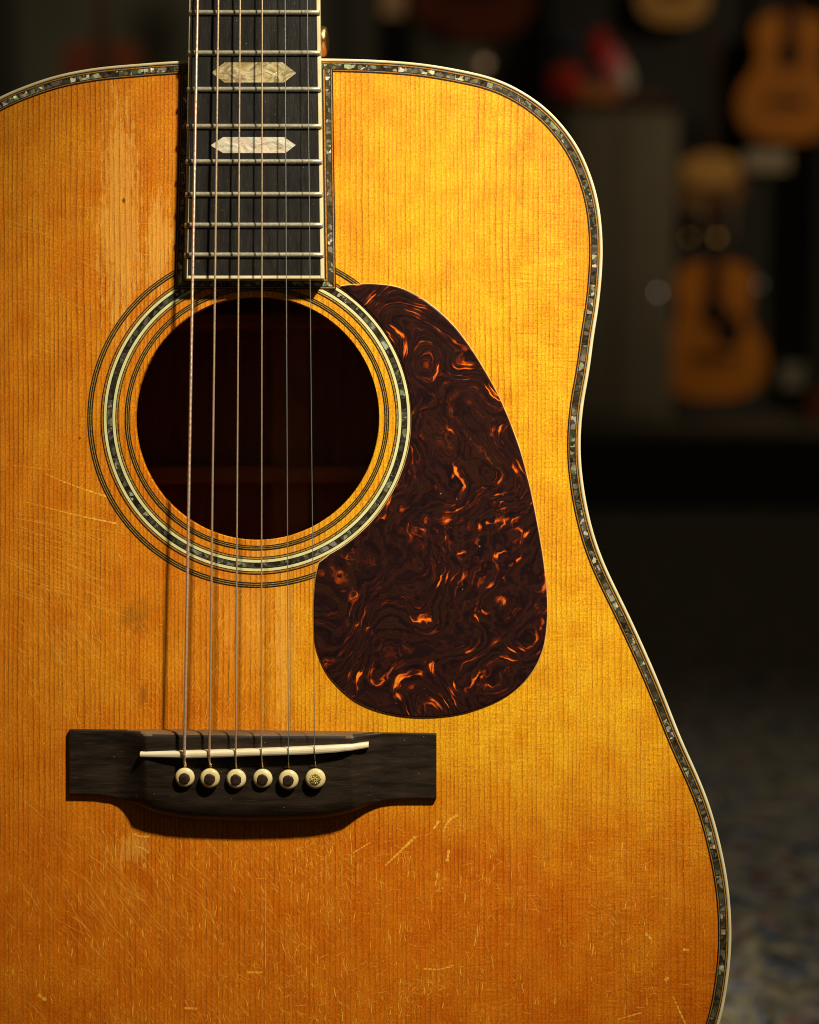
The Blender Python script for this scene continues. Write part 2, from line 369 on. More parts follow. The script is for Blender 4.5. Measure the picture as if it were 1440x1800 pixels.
M = dict(
    spruce=mat_spruce(), tort=mat_tortoise(), aba=mat_abalone(), aba_r=mat_abalone('green_gold_abalone', 0.8), pearl=mat_pearl('mother_of_pearl', [(0.3, (0.40, 0.28, 0.12)), (0.42, (0.85, 0.76, 0.54)), (0.5, (0.98, 0.78, 0.62)), (0.58, (0.80, 0.80, 0.60)), (0.72, (1.0, 0.95, 0.78))]),
    pearl2=mat_pearl('amber_pearl', [(0.3, (0.28, 0.17, 0.05)), (0.42, (0.55, 0.42, 0.17)), (0.52, (0.78, 0.68, 0.40)), (0.60, (0.36, 0.25, 0.10)), (0.72, (0.92, 0.82, 0.58))]),
    board=mat_ebony('ebony_fretboard', False, (0.009, 0.008, 0.0065), (0.060, 0.048, 0.032), (0.38, 0.52), 0.16),
    bridge=mat_ebony('ebony_bridge', True, (0.011, 0.008, 0.006), (0.085, 0.05, 0.026), (0.34, 0.5), 0.3),
    ridge=mat_cream('lacquer_ridge', (0.85, 0.55, 0.22), (0.45, 0.20, 0.04), 0.3),
    edge=mat_ebony('worn_bridge_edge', True, (0.10, 0.055, 0.024), (0.22, 0.13, 0.06), (0.55, 0.7), 0.7),  # paler where the bridge faces the key; lit tone put into the brown
    cream=mat_cream(), bone=mat_cream('bone', (0.86, 0.77, 0.55), (0.74, 0.62, 0.36), 0.3),
    ringcream=mat_cream('aged_cream_ring', (0.80, 0.77, 0.40), (0.68, 0.62, 0.27), 0.35),
    pin=mat_cream('ivory_pin', (0.80, 0.69, 0.36), (0.62, 0.47, 0.18), 0.22),
    black=mat_veneer('black_veneer', (0.008, 0.006, 0.004), (0.022, 0.012, 0.006)),
    amber=mat_veneer('amber_veneer', (0.50, 0.22, 0.02), (0.26, 0.09, 0.01)),
    gold=mat_veneer('golden_veneer', (0.52, 0.33, 0.05), (0.20, 0.10, 0.015)),
    rose=mat_rosewood(), scratch=mat_scratch(),
    nickel=mat_plain('nickel_silver', (0.50, 0.46, 0.33), 0.36, 0.55, 0.2, 900),
    bronze=mat_plain('phosphor_bronze', (0.76, 0.56, 0.36), 0.34, 0.7, 0.15, 1500),
    bronze_worn=mat_plain('worn_bronze', (0.84, 0.60, 0.42), 0.36, 0.75, 0.15, 1500),
    steel=mat_plain('plain_steel', (0.34, 0.35, 0.33), 0.36, 0.7, 0.1, 1500),
    brass=mat_plain('brass', (0.75, 0.48, 0.16), 0.3, 1.0, 0.2, 700),
    dot=mat_plain('dark_tortoise_dot', (0.035, 0.018, 0.012), 0.42, 0.0, 0.5, 700, 0.4),
    golddot=mat_plain('sparkling_shell_dot', (0.42, 0.33, 0.10), 0.22, 0.7, 0.9, 1600, 0.6, 0.8),
    mahog=mat_plain('mahogany', (0.60, 0.29, 0.12), 0.4, 0.0, 0.3, 30),
    hole=mat_plain('dark_slot', (0.004, 0.003, 0.003), 0.8),
    carpet=mat_carpet(),
)

# ------------------------------------------------------------------ mesh helpers
def P(px, py, h=0.0):
    """point of the guitar frame that the photograph shows at pixel (px, py), at height h (m) above the top"""
    k = (D - h) / D
    return Vector(((px - 720) * S * k, (900 - py) * S * k, h))

def mesh(name, verts, faces, mat, parent=None, smooth=False, smooth_mask=None):
    me = bpy.data.meshes.new(name)
    me.from_pydata([tuple(v) for v in verts], [], faces)
    me.update()
    if smooth:
        for p in me.polygons: p.use_smooth = True
    me.materials.append(mat)
    o = bpy.data.objects.new(name, me)
    COL.objects.link(o)
    if parent is not None: o.parent = parent
    return o

def fix(o):
    bm = bmesh.new(); bm.from_mesh(o.data)
    bmesh.ops.recalc_face_normals(bm, faces=bm.faces)
    bm.to_mesh(o.data); bm.free()
    return o

def catmull(pts, closed, step):
    n = len(pts); out = []
    rng = range(n) if closed else range(n - 1)
    for i in rng:
        if closed: p = [pts[(i + k - 1) % n] for k in range(4)]
        else: p = [pts[max(0, min(n - 1, i + k - 1))] for k in range(4)]
        p = [Vector(q[:2]) for q in p]
        L = (p[2] - p[1]).length
        m = max(1, int(L / step))
        for j in range(m):
            t = j / m
            a = p[1] * 2 + (p[2] - p[0]) * t + (p[0] * 2 - p[1] * 5 + p[2] * 4 - p[3]) * t * t + (p[1] * 3 - p[0] - p[2] * 3 + p[3]) * t ** 3
            out.append(a * 0.5)
    if not closed: out.append(Vector(pts[-1][:2]))
    return out

def resample(pts, closed, step):
    q = list(pts) + ([pts[0]] if closed else [])
    d = [0]
    for a, b in zip(q, q[1:]): d.append(d[-1] + (b - a).length)
    n = max(2, int(round(d[-1] / step)))
    out = []; j = 0
    for i in range(n if closed else n + 1):
        t = d[-1] * i / n
        while j < len(d) - 2 and d[j + 1] < t: j += 1
        f = (t - d[j]) / max(1e-9, d[j + 1] - d[j])
        out.append(q[j].lerp(q[j + 1], f))
    return out

def smooth_closed(pts, rad, it=2):
    n = len(pts)
    for _ in range(it):
        pts = [sum((pts[(i + k) % n] for k in range(-rad, rad + 1)), Vector((0, 0))) / (2 * rad + 1) for i in range(n)]
    return pts

def offset(pts, dist, closed=True):
    """positive = inward for a polygon listed clockwise in photo pixels (y down)"""
    n = len(pts); out = []
    for i in range(n):
        a = pts[(i - 1) % n] if closed or i > 0 else pts[i]
        b = pts[(i + 1) % n] if closed or i < n - 1 else pts[i]
        t = (b - a).normalized()
        out.append(pts[i] + Vector((-t.y, t.x)) * dist)
    return out

def band(name, path, prof, mat, parent, closed=True, smooth=False):
    """sweep a profile [(offset px, z m)...] along a pixel path"""
    verts = []; faces = []
    n = len(path); m = len(prof)
    cols = {o_: offset(path, o_, closed) for o_ in set(p[0] for p in prof)}
    for i in range(n):
        for (o_, z) in prof:
            q = cols[o_][i]; verts.append(P(q.x, q.y) + Vector((0, 0, z)))
    for i in range(n if closed else n - 1):
        j = (i + 1) % n
        for k in range(m - 1):
            faces.append((i * m + k, i * m + k + 1, j * m + k + 1, j * m + k))
    if not closed:
        faces.append(tuple(range(m))); faces.append(tuple((n - 1) * m + k for k in reversed(range(m))))
    return fix(mesh(name, verts, faces, mat, parent, smooth))

MM = 0.001
def line_prof(a, b, top, bot=-0.0003):
    return [(a, bot), (a, top), (b, top), (b, bot)]

def piece(name, p0, i0, i1, a, b, top, mat, parent, closed=True):
    """one inlay piece between samples i0..i1 of a path, between offsets a and b"""
    oa, ob = p0[a], p0[b]
    n = len(oa); idx = [(i % n) for i in range(i0, i1 + 1)]
    v = []; f = []
    m = len(idx)
    for q in idx:
        for arr, z in ((oa, -0.0003), (oa, top), (ob, top), (ob, -0.0003)):
            v.append(P(arr[q].x, arr[q].y) + Vector((0, 0, z)))
    # saw kerf between pieces
    for e, s_ in ((0, 1), (m - 1, -1)):
        for k in range(4):
            nb = v[(e + s_) * 4 + k]
            v[e * 4 + k] = v[e * 4 + k].lerp(nb, 0.10 if m > 2 else 0.05)
    for i in range(m - 1):
        for k in range(3):
            f.append((i * 4 + k, i * 4 + k + 1, (i + 1) * 4 + k + 1, (i + 1) * 4 + k))
    f.append((0, 1, 2, 3)); f.append(((m - 1) * 4 + 3, (m - 1) * 4 + 2, (m - 1) * 4 + 1, (m - 1) * 4))
    return fix(mesh(name, v, f, mat, parent))

def tess(loops):
    """triangulate first loop minus the others; returns faces on the concatenated vertices"""
    return [tuple(t) for t in tessellate_polygon([[Vector((p.x, p.y, 0)) for p in l] for l in loops])]

def plate(name, loop_px, z0, z1, bevel_px, bevel_z, mat, parent, h_for_px=0.0, smooth=False):
    """solid plate with bevelled top edge from a clockwise pixel outline"""
    inner = offset(loop_px, bevel_px)
    rings = [(loop_px, z0), (loop_px, z1 - bevel_z)]
    mid = offset(loop_px, bevel_px * 0.35)
    rings += [(mid, z1 - bevel_z * 0.3), (inner, z1)]
    v = []; f = []; n = len(loop_px)
    for (lp, z) in rings:
        for q in lp:
            w_ = P(q.x, q.y, h_for_px); v.append(Vector((w_.x, w_.y, z)))
    for r_ in range(len(rings) - 1):
        for i in range(n):
            j = (i + 1) % n
            f.append((r_ * n + i, r_ * n + j, (r_ + 1) * n + j, (r_ + 1) * n + i))
    base = (len(rings) - 1) * n
    top = tess([[v[base + i] for i in range(n)]])
    f += [tuple(base + k for k in t) for t in top]
    bot = [tuple(reversed(t)) for t in tess([[v[i] for i in range(n)]])]
    f += bot
    return fix(mesh(name, v, f, mat, parent, smooth))

def box_verts(x0, x1, y0, y1, z0, z1):
    return [Vector(p) for p in ((x0, y0, z0), (x1, y0, z0), (x1, y1, z0), (x0, y1, z0), (x0, y0, z1), (x1, y0, z1), (x1, y1, z1), (x0, y1, z1))]
BOXF = [(0, 3, 2, 1), (4, 5, 6, 7), (0, 1, 5, 4), (1, 2, 6, 5), (2, 3, 7, 6), (3, 0, 4, 7)]

def bevel_box(name, x0, x1, y0, y1, z0, z1, mat, parent, b=0.0, seg=2, mat_local=None):
    me = bpy.data.meshes.new(name)
    bm = bmesh.new()
    vs = [bm.verts.new(p) for p in box_verts(x0, x1, y0, y1, z0, z1)]
    for f in BOXF: bm.faces.new([vs[i] for i in f])
    if b > 0: bmesh.ops.bevel(bm, geom=list(bm.edges), offset=b, segments=seg, affect='EDGES', profile=0.5)
    bmesh.ops.recalc_face_normals(bm, faces=bm.faces)
    bm.to_mesh(me); bm.free()
    me.materials.append(mat)
    o = bpy.data.objects.new(name, me); COL.objects.link(o)
    if parent is not None: o.parent = parent
    return o

def tube(name, path, radii, mat, parent, seg=10, smooth=True):
    v = []; f = []; n = len(path)
    for i in range(n):
        t = (path[min(n - 1, i + 1)] - path[max(0, i - 1)]).normalized()
        ref = Vector((1, 0, 0)) if abs(t.x) < 0.9 else Vector((0, 0, 1))
        a = t.cross(ref).normalized(); b = t.cross(a)
        r_ = radii[i] if isinstance(radii, list) else radii
        for k in range(seg):
            an = 2 * math.pi * k / seg
            v.append(path[i] + (a * math.cos(an) + b * math.sin(an)) * r_)
    for i in range(n - 1):
        for k in range(seg):
            f.append((i * seg + k, i * seg + (k + 1) % seg, (i + 1) * seg + (k + 1) % seg, (i + 1) * seg + k))
    f.append(tuple(reversed(range(seg)))); f.append(tuple((n - 1) * seg + k for k in range(seg)))
    return fix(mesh(name, v, f, mat, parent, smooth))

def lathe_verts(prof, seg=28):
    """prof [(r, z)...]; returns verts, faces about the z axis (first and last point may have r 0)"""
    v = []; f = []
    for (r_, z) in prof:
        for k in range(seg):
            a = 2 * math.pi * k / seg
            v.append(Vector((r_ * math.cos(a), r_ * math.sin(a), z)))
    for i in range(len(prof) - 1):
        for k in range(seg):
            f.append((i * seg + k, i * seg + (k + 1) % seg, (i + 1) * seg + (k + 1) % seg, (i + 1) * seg + k))
    f.append(tuple(range(seg))); f.append(tuple((len(prof) - 1) * seg + k for k in range(seg)))
    return v, f

def empty(name, label, cat, loc=(0, 0, 0), rot=None, group=None):
    o = bpy.data.objects.new(name, None)
    COL.objects.link(o)
    o.empty_display_size = 0.05
    o.location = loc
    if rot is not None: o.rotation_euler = rot
    o['label'] = label; o['category'] = cat
    if group: o['group'] = group
    return o

def struct(o):
    o['kind'] = 'structure'; return o

def lerp(a, b, t): return a + (b - a) * t
def sstep(a, b, x):
    t = max(0.0, min(1.0, (x - a) / (b - a))); return t * t * (3 - 2 * t)
def interp(tab, x):
    if x <= tab[0][0]: return tab[0][1]
    for (a, b), (c, d) in zip(tab, tab[1:]):
        if x <= c: return lerp(b, d, (x - a) / (c - a))
    return tab[-1][1]

# ================================================================== THE GUITAR
guitar = empty('acoustic_guitar', 'large scratched amber guitar with dark tortoiseshell pickguard filling the picture', 'guitar')
guitar.matrix_world = ROOT

right = [(449, 101.5), (564, 102), (654, 104), (737, 110), (789, 118), (860, 133), (900, 149), (933, 168), (967, 194), (993, 223),
         (1017, 256), (1033, 290), (1050, 340), (1058, 390), (1060.5, 440), (1058.5, 485), (1053, 540), (1043, 600), (1037.5, 650), (1027.5, 700),
         (1022, 750), (1021, 800), (1025.8, 850), (1034.5, 900), (1047.8, 950), (1067, 1000), (1091.5, 1050), (1115.5, 1100),
         (1138, 1150), (1159.5, 1200), (1179.5, 1250), (1199, 1300), (1222, 1350), (1243, 1400), (1259, 1450), (1271, 1500), (1280.5, 1550),
         (1285.5, 1600), (1287, 1650), (1284, 1700), (1277, 1750), (1266.5, 1800), (1238, 1870), (1195, 1945), (1125, 2035),
         (1025, 2115), (900, 2175), (760, 2215), (600, 2238)]
left = [(449, 2242), (298, 2238), (138, 2215), (-2, 2175), (-127, 2115), (-227, 2035), (-297, 1945), (-340, 1870), (-380, 1750),
        (-388, 1650), (-383, 1550), (-360, 1450), (-322, 1350), (-280, 1250), (-240, 1150), (-192, 1050), (-150, 950), (-128, 870),
        (-122, 800), (-126, 740), (-142, 620), (-158, 520), (-163, 440), (-160, 390), (-148, 330), (-125, 285), (-95, 245), (-52, 202),
        (0, 168), (47, 149), (94, 132.5), (165, 118.5), (236, 112), (319, 106)]
outline = catmull(right + left, True, 6)
outline = resample(outline, True, 6)
outline = smooth_closed(outline, 4, 2)

HC = (452.0, 735.0)
def circle(r_, n=240, c=HC):
    return [Vector((c[0] + r_ * math.cos(2 * math.pi * i / n), c[1] + r_ * math.sin(2 * math.pi * i / n))) for i in range(n)]

# soundboard: plate with a hole
def build_soundboard():
    out = offset(outline, 5.0)
    hole = circle(214.0)
    holer = circle(215.2)
    v = []; n = len(out); m = len(hole)
    for q in out: v.append(P(q.x, q.y))
    for q in holer: v.append(P(q.x, q.y))
    top = tess([[v[i] for i in range(n)], [v[n + i] for i in range(m)]])
    f = list(top)
    b1 = len(v)
    for q in hole: v.append(P(q.x, q.y) + Vector((0, 0, -0.00035)))
    b2 = len(v)
    for q in hole: v.append(P(q.x, q.y) + Vector((0, 0, -0.003)))
    b3 = len(v)
    for q in out: v.append(P(q.x, q.y) + Vector((0, 0, -0.003)))
    for i in range(m):
        j = (i + 1) % m
        f.append((n + i, n + j, b1 + j, b1 + i)); f.append((b1 + i, b1 + j, b2 + j, b2 + i))
    bt = tess([[v[b3 + i] for i in range(n)], [v[b2 + i] for i in range(m)]])
    mp_ = lambda k: b3 + k if k < n else b2 + (k - n)
    f += [tuple(mp_(k) for k in reversed(t)) for t in bt]
    for i in range(n):
        j = (i + 1) % n
        f.append((i, j, b3 + j, b3 + i))
    return fix(mesh('soundboard', v, f, M['spruce'], guitar))
soundboard = build_soundboard()

# sides, back, inner bracing
band('side', outline, [(1.2, -0.0058), (1.2, -0.112), (9.5, -0.112), (9.5, -0.0031)], M['rose'], guitar, True, False)
def back_plate():
    lp = offset(outline, 0.5)
    v = [P(q.x, q.y) + Vector((0, 0, -0.1122)) for q in lp] + [P(q.x, q.y) + Vector((0, 0, -0.1155)) for q in lp]
    n = len(lp)
    t = tess([v[:n]])
    f = [tuple(x) for x in t] + [tuple(n + k for k in reversed(x)) for x in t]
    f += [(i, (i + 1) % n, n + (i + 1) % n, n + i) for i in range(n)]
    return fix(mesh('back', v, f, M['rose'], guitar))
back = back_plate()
def inner_bar(name, x0, x1, y0, y1, h0, h1, b, mat):
    a = P(x0, y1, h1); c = P(x1, y0, h1)
    return bevel_box(name, a.x, c.x, a.y, c.y, h0, h1, mat, back, b)
inner_bar('back_strip', 478, 543, 180, 1900, -0.1121, -0.1105, 0.0004, M['mahog'])
inner_bar('back_brace', -60, 960, 818, 850, -0.1104, -0.097, 0.002, M['mahog'])
inner_bar('back_brace', 0, 900, 548, 578, -0.1104, -0.097, 0.002, M['mahog'])

# outer binding and purfling
binding = band('body_binding', outline, [(0.0, -0.0062), (0.0, -0.0009), (0.35, -0.0004), (1.2, 0.00002), (2.4, 0.00014), (6.2, 0.00016), (6.2, -0.0004)], M['cream'], guitar, True, True)
purf = band('edge_purfling', outline, line_prof(6.2, 7.5, 0.00012), M['black'], guitar)
T = 0.00012
for a, b, m_, nm in ((7.5, 9.4, 'amber', 'amber_line'), (9.4, 10.7, 'black', 'black_line'), (19.1, 20.5, 'black', 'black_line'), (20.5, 22.0, 'amber', 'amber_line'), (22.0, 24.2, 'black', 'black_line')):
    band(nm, outline, line_prof(a, b, T if m_ == 'amber' else T + 0.00002), M[m_], purf)
band('black_line', outline, line_prof(10.7, 19.1, 0.00005), M['black'], purf)
offs = {10.7: offset(outline, 10.7), 19.1: offset(outline, 19.1)}
n_out = len(outline)
def in_view(q): return -12 < q.x < 1452 and -12 < q.y < 1812 and not (322 < q.x < 566 and q.y < 140)
i = 0
hidden = []
rr = random.Random(3)
while i < n_out:
    L = rr.choice((2, 2, 3, 3, 4, 4, 5, 6))
    L = min(L, n_out - i)
    if in_view(outline[i]) or in_view(outline[(i + L) % n_out]):
        piece('abalone_piece', offs, i, i + L, 10.7, 19.1, T, M['aba'], purf)
    else: hidden.append((i, i + L))
    i += L
# the rest of the shell edge, outside the picture: one strip per unbroken run
runs = []
for a, b in hidden:
    if runs and runs[-1][1] == a: runs[-1][1] = b
    else: runs.append([a, b])
for a, b in runs: piece('abalone_strip', offs, a, b, 10.7, 19.1, T, M['aba'], purf)

# rosette
ros = band('rosette', circle(298.2), line_prof(0, 2.0, T), M['black'], soundboard)
def ring(nm, ro, ri, mat, z=T): return band(nm, circle(ro), line_prof(0, ro - ri, z), M[mat], ros)
# list outward to inward: (r outer, r inner, material)
for (a, b, m_) in ((296.2, 294.8, 'gold'), (294.8, 292.7, 'black'), (292.7, 291.2, 'gold'), (291.2, 289.0, 'black'),
                   (274.8, 273.2, 'black'), (273.2, 270.6, 'amber'), (270.6, 269.2, 'black'),
                   (269.2, 264.4, 'ringcream'), (264.4, 263.0, 'black'), (255.2, 253.9, 'black'), (253.9, 249.0, 'ringcream'), (249.0, 247.6, 'black'),
                   (247.6, 245.2, 'gold'), (245.2, 243.7, 'black'),
                   (232.4, 230.4, 'black'), (230.4, 229.1, 'gold'), (229.1, 227.3, 'black'), (227.3, 226.0, 'gold'), (226.0, 224.1, 'black')):
    ring({'gold': 'golden_ring', 'black': 'black_ring', 'amber': 'amber_ring', 'ringcream': 'cream_ring'}[m_], a, b, m_, T if m_ != 'black' else T + 0.00002)
ring('black_ring', 263.0, 255.2, 'black', 0.00005)
NR = 300
roffs = {0: circle(263.0, NR), 1: circle(255.2, NR)}
i = 0
while i < NR:
    L = min(rr.choice((3, 3, 4, 4, 5, 6, 7)), NR - i)
    ang = 2 * math.pi * (i + L / 2) / NR
    x, y = HC[0] + 259 * math.cos(ang), HC[1] + 259 * math.sin(ang)
    if not (y < 505 and 312 < x < 590):
        piece('abalone_piece', roffs, i, i + L, 0, 1, T, M['aba_r'], ros)
    i += L

# purfling round the end of the fretboard (a U of straight strips, mitred)
UO = [(318.6, 122.0), (306.6, 508.6), (590.8, 508.6), (585.4, 122.0)]   # outer (wood) side: top-left, bottom-left, bottom-right, top-right
def u_path(d):
    l0, l1, r1, r0 = [Vector(p) for p in UO]
    return [l0 + Vector((d, 0)), l1 + Vector((d, -d)), r1 + Vector((-d, -d)), r0 + Vector((-d, 0))]
def u_band(nm, a, b, mat, z, par):
    A, B = u_path(a), u_path(b)
    v = []; f = []
    for p, q in zip(A, B):
        for s_, zz in ((p, -0.0003), (p, z), (q, z), (q, -0.0003)): v.append(P(s_.x, s_.y) + Vector((0, 0, zz)))
    for i in range(3):
        for k in range(3): f.append((i * 4 + k, i * 4 + k + 1, i * 4 + 4 + k + 1, i * 4 + 4 + k))
    f.append((0, 1, 2, 3)); f.append((12, 13, 14, 15))
    return fix(mesh(nm, v, f, M[mat], par))
TU = 0.00022
upurf = u_band('fretboard_purfling', 0.0, 1.9, 'black', TU, guitar)
for a, b, m_, nm in ((1.9, 3.8, 'amber', 'amber_line'), (3.8, 5.2, 'black', 'black_line'), (13.4, 14.7, 'black', 'black_line'), (14.7, 17.2, 'amber', 'amber_line'), (17.2, 19.5, 'black', 'black_line')):
    u_band(nm, a, b, m_, TU + (0.00002 if m_ == 'black' else 0), upurf)
u_band('black_line', 5.2, 13.4, 'black', 0.00014, upurf)
UA, UB = u_path(5.2), u_path(13.4)
for s_ in range(3):
    t = 0.0
    L = (Vector(UA[s_ + 1]) - Vector(UA[s_])).length
    while t < 1.0:
        dt = min(rr.uniform(12, 30) / L, 1 - t)
        if 1 - t - dt < 8 / L: dt = 1 - t
        v = []
        for tt in (t + 0.25 / L, t + dt - 0.25 / L):
            p = UA[s_].lerp(UA[s_ + 1], tt); q = UB[s_].lerp(UB[s_ + 1], tt)
            for c_, zz in ((p, -0.0003), (p, TU), (q, TU), (q, -0.0003)): v.append(P(c_.x, c_.y) + Vector((0, 0, zz)))
        f = [(0, 1, 5, 4), (1, 2, 6, 5), (2, 3, 7, 6), (0, 3, 2, 1), (4, 5, 6, 7)]
        fix(mesh('abalone_piece', v, f, M['aba'], upurf))
        t += dt

# pickguard
pg = [(598, 503.5), (612, 501.5), (625, 500.5), (645, 499.5), (662, 500), (690, 503), (715, 511), (740, 524), (762, 540), (783, 558), (805, 582), (825, 609), (843, 637),
      (860, 666), (880, 704), (898, 747), (912, 785), (922, 820), (934, 869), (946, 930), (954, 979), (960, 1028), (962, 1070), (959.5, 1113), (952, 1147), (934, 1183),
      (907, 1211), (876, 1231), (839, 1246), (800, 1256), (754, 1260), (708, 1258), (662, 1248), (625, 1231), (595, 1206), (574, 1180), (560, 1150),
      (553, 1119), (551.6, 1090), (551.6, 1064), (554, 1028), (557, 1005), (561, 989)]
pg_s = resample(catmull(pg, False, 4), False, 5)
arc = []
a0 = math.atan2(989 - HC[1], 561 - HC[0]); a1 = math.atan2(503.5 - HC[1], 598 - HC[0])
r0_, r1_ = math.hypot(989 - HC[1], 561 - HC[0]), math.hypot(503.5 - HC[1], 598 - HC[0])
for k in range(1, 100):
    t = k / 100; a = lerp(a0, a1, t); r_ = lerp(lerp(r0_, 271.5, min(1, t * 25)), r1_, max(0, t * 25 - 24))
    arc.append(Vector((HC[0] + r_ * math.cos(a), HC[1] + r_ * math.sin(a))))
pguard = plate('pickguard', pg_s + arc, 0.00005, 0.0009, 2.0, 0.0006, M['tort'], guitar)
band('lacquer_ridge', pg_s + arc, [(-1.5, 0.00002), (-1.1, 0.00022), (-0.3, 0.00034), (0.25, 0.0003)], M['ridge'], pguard)  # pale rim that paints the light caught along the pickguard's edge

# ------------------------------------------------------------------ neck, fretboard, frets
HB = 0.0066      # top of the fretboard above the soundboard
def edge_l(py): return lerp(332.8, 324.3, py / 490.0)
def edge_r(py): return lerp(562.2, 569.5, py / 490.0)
NUT = -1440.0
def board_pt(px, py, z=None):
    p = P(px, py, HB)
    if z is not None: p = Vector((p.x, p.y, z))
    return p
def taper(name, xl, xr, y0, y1, z0, z1, mat, parent, b=0.0):
    """bar following the board taper: xl/xr functions of py"""
    me = bpy.data.meshes.new(name); bm = bmesh.new()
    pts = []
    for z in (z0, z1):
        for (x_, y_) in ((xl(y1), y1), (xr(y1), y1), (xr(y0), y0), (xl(y0), y0)):
            pts.append(board_pt(x_, y_, z))
    vs = [bm.verts.new(p) for p in pts]
    for f in BOXF: bm.faces.new([vs[i] for i in f])
    if b: bmesh.ops.bevel(bm, geom=list(bm.edges), offset=b, segments=2, affect='EDGES', profile=0.5)
    bmesh.ops.recalc_face_normals(bm, faces=bm.faces)
    bm.to_mesh(me); bm.free(); me.materials.append(mat)
    o = bpy.data.objects.new(name, me); COL.objects.link(o); o.parent = parent
    return o
BW = 6.0
fretboard = taper('fretboard', lambda y: edge_l(y) + BW + 1, lambda y: edge_r(y) - BW - 1, NUT, 483, 0.0003, HB, M['board'], guitar)
taper('side_binding', lambda y: edge_l(y), lambda y: edge_l(y) + BW, NUT, 490, 0.00032, HB + 0.00003, M['cream'], fretboard, 0.00025)
taper('side_binding', lambda y: edge_r(y) - BW, lambda y: edge_r(y), NUT, 490, 0.00032, HB + 0.00003, M['cream'], fretboard, 0.00025)
taper('end_binding', lambda y: edge_l(y) + BW + 0.1, lambda y: edge_r(y) - BW - 0.1, 484.3, 490, 0.00032, HB + 0.00002, M['cream'], fretboard, 0.00025)
taper('black_line', lambda y: edge_l(y) + BW, lambda y: edge_l(y) + BW + 1, NUT, 484.2, 0.0003, HB + 0.00001, M['black'], fretboard)
taper('black_line', lambda y: edge_r(y) - BW - 1, lambda y: edge_r(y) - BW, NUT, 484.2, 0.0003, HB + 0.00001, M['black'], fretboard)
taper('black_line', lambda y: edge_l(y) + BW + 1, lambda y: edge_r(y) - BW - 1, 483.05, 484.25, 0.0003, HB + 0.00001, M['black'], fretboard)

fret_y = [448.5, 396, 342, 284.5, 222.5, 157.5, 93.5, 22.5]
y = 22.5; dist = 1325 - 22.5
for k in range(12):
    dist *= 2 ** (1 / 12); fret_y.append(1325 - dist)
def make_fret(py):
    """crowned fret wire with bevelled ends, lying across the whole board"""
    W = 4.6; H = 0.0011
    xl, xr = edge_l(py) - 1.2, edge_r(py) + 0.6
    A = board_pt(xl, py); B = board_pt(xr, py)
    prof = [(-W, 0.0), (-W * 0.92, 0.42), (-W * 0.6, 0.82), (-W * 0.2, 0.98), (W * 0.2, 0.98), (W * 0.6, 0.82), (W * 0.92, 0.42), (W, 0.0)]
    v = []; f = []
    st = [(0.0, 0.25), (0.006, 0.72), (0.013, 0.97)] + [(t / 12, 1.0) for t in range(1, 12)] + [(0.987, 0.97), (0.994, 0.72), (1.0, 0.25)]
    for t, hs in st:
        for (dy, hz) in prof:
            p = A.lerp(B, t)
            v.append(Vector((p.x, p.y - dy * S * (0.85 + 0.15 * hs), HB - 0.0001 + (0.0001 + H * hz * hs))))
    m = len(prof)
    for i in range(len(st) - 1):
        for k in range(m - 1): f.append((i * m + k, i * m + k + 1, (i + 1) * m + k + 1, (i + 1) * m + k))
        f.append((i * m + m - 1, i * m, (i + 1) * m, (i + 1) * m + m - 1))
    f.append(tuple(range(m))); f.append(tuple((len(st) - 1) * m + k for k in range(m)))
    return fix(mesh('fret', v, f, M['nickel'], fretboard, True))
for py in fret_y: make_fret(py)

def marker(pts, mat='pearl'):
    v = []; n = len(pts)
    for z in (HB - 0.0004, HB + 0.00005):
        for (x_, y_) in pts: v.append(board_pt(x_, y_, z))
    f = [tuple(range(n, 2 * n)), tuple(reversed(range(n)))] + [(i, (i + 1) % n, n + (i + 1) % n, n + i) for i in range(n)]
    return fix(mesh('position_marker', v, f, M[mat], fretboard))
marker([(371.7, 127.8), (395, 109.7), (496.7, 109.7), (521, 128.3), (499.4, 145), (395, 145)], 'pearl2')['label'] = 'amber-grey pearl hexagon nearer the body edge'
marker([(370, 255.5), (392.5, 241), (499.4, 241), (520, 255), (502, 269), (392.5, 269)])['label'] = 'pinkish white pearl hexagon nearer the soundhole'
for py in (-55, -205, -300, -480, -780, -1080):      # the same inlays further up the neck, above the picture
    c = (edge_l(py) + edge_r(py)) / 2
    marker([(c - 74, py), (c - 50, py - 17), (c + 50, py - 17), (c + 74, py), (c + 50, py + 17), (c - 50, py + 17)])

# neck shaft (rounded back), heel, nut, headstock
def neck_shaft():
    v = []; f = []
    ys = [NUT, -1000, -500, -100, 60, 104]
    prof = [(1.0, 0.0), (0.99, 0.25), (0.9, 0.55), (0.7, 0.8), (0.4, 0.95), (0.0, 1.0), (-0.4, 0.95), (-0.7, 0.8), (-0.9, 0.55), (-0.99, 0.25), (-1.0, 0.0)]
    for py in ys:
        cx = (edge_l(py) + edge_r(py)) / 2; hw = (edge_r(py) - edge_l(py)) / 2 - 1
        dep = 0.014 if py < 0 else lerp(0.014, 0.03, min(1, py / 104))
        for (a, b) in prof:
            p = board_pt(cx + a * hw, py); v.append(Vector((p.x, p.y, 0.00028 - b * dep)))
    m = len(prof)
    for i in range(len(ys) - 1):
        for k in range(m - 1): f.append((i * m + k, i * m + k + 1, (i + 1) * m + k + 1, (i + 1) * m + k))
        f.append((i * m + m - 1, i * m, (i + 1) * m, (i + 1) * m + m - 1))
    f.append(tuple(range(m))); f.append(tuple((len(ys) - 1) * m + k for k in range(m)))
    return fix(mesh('neck', v, f, M['mahog'], guitar, True))
neck = neck_shaft()
a = P(405, 100); b = P(495, 40)
bevel_box('heel', a.x, b.x, a.y, b.y, -0.095, -0.02, M['mahog'], guitar, 0.006, 3)
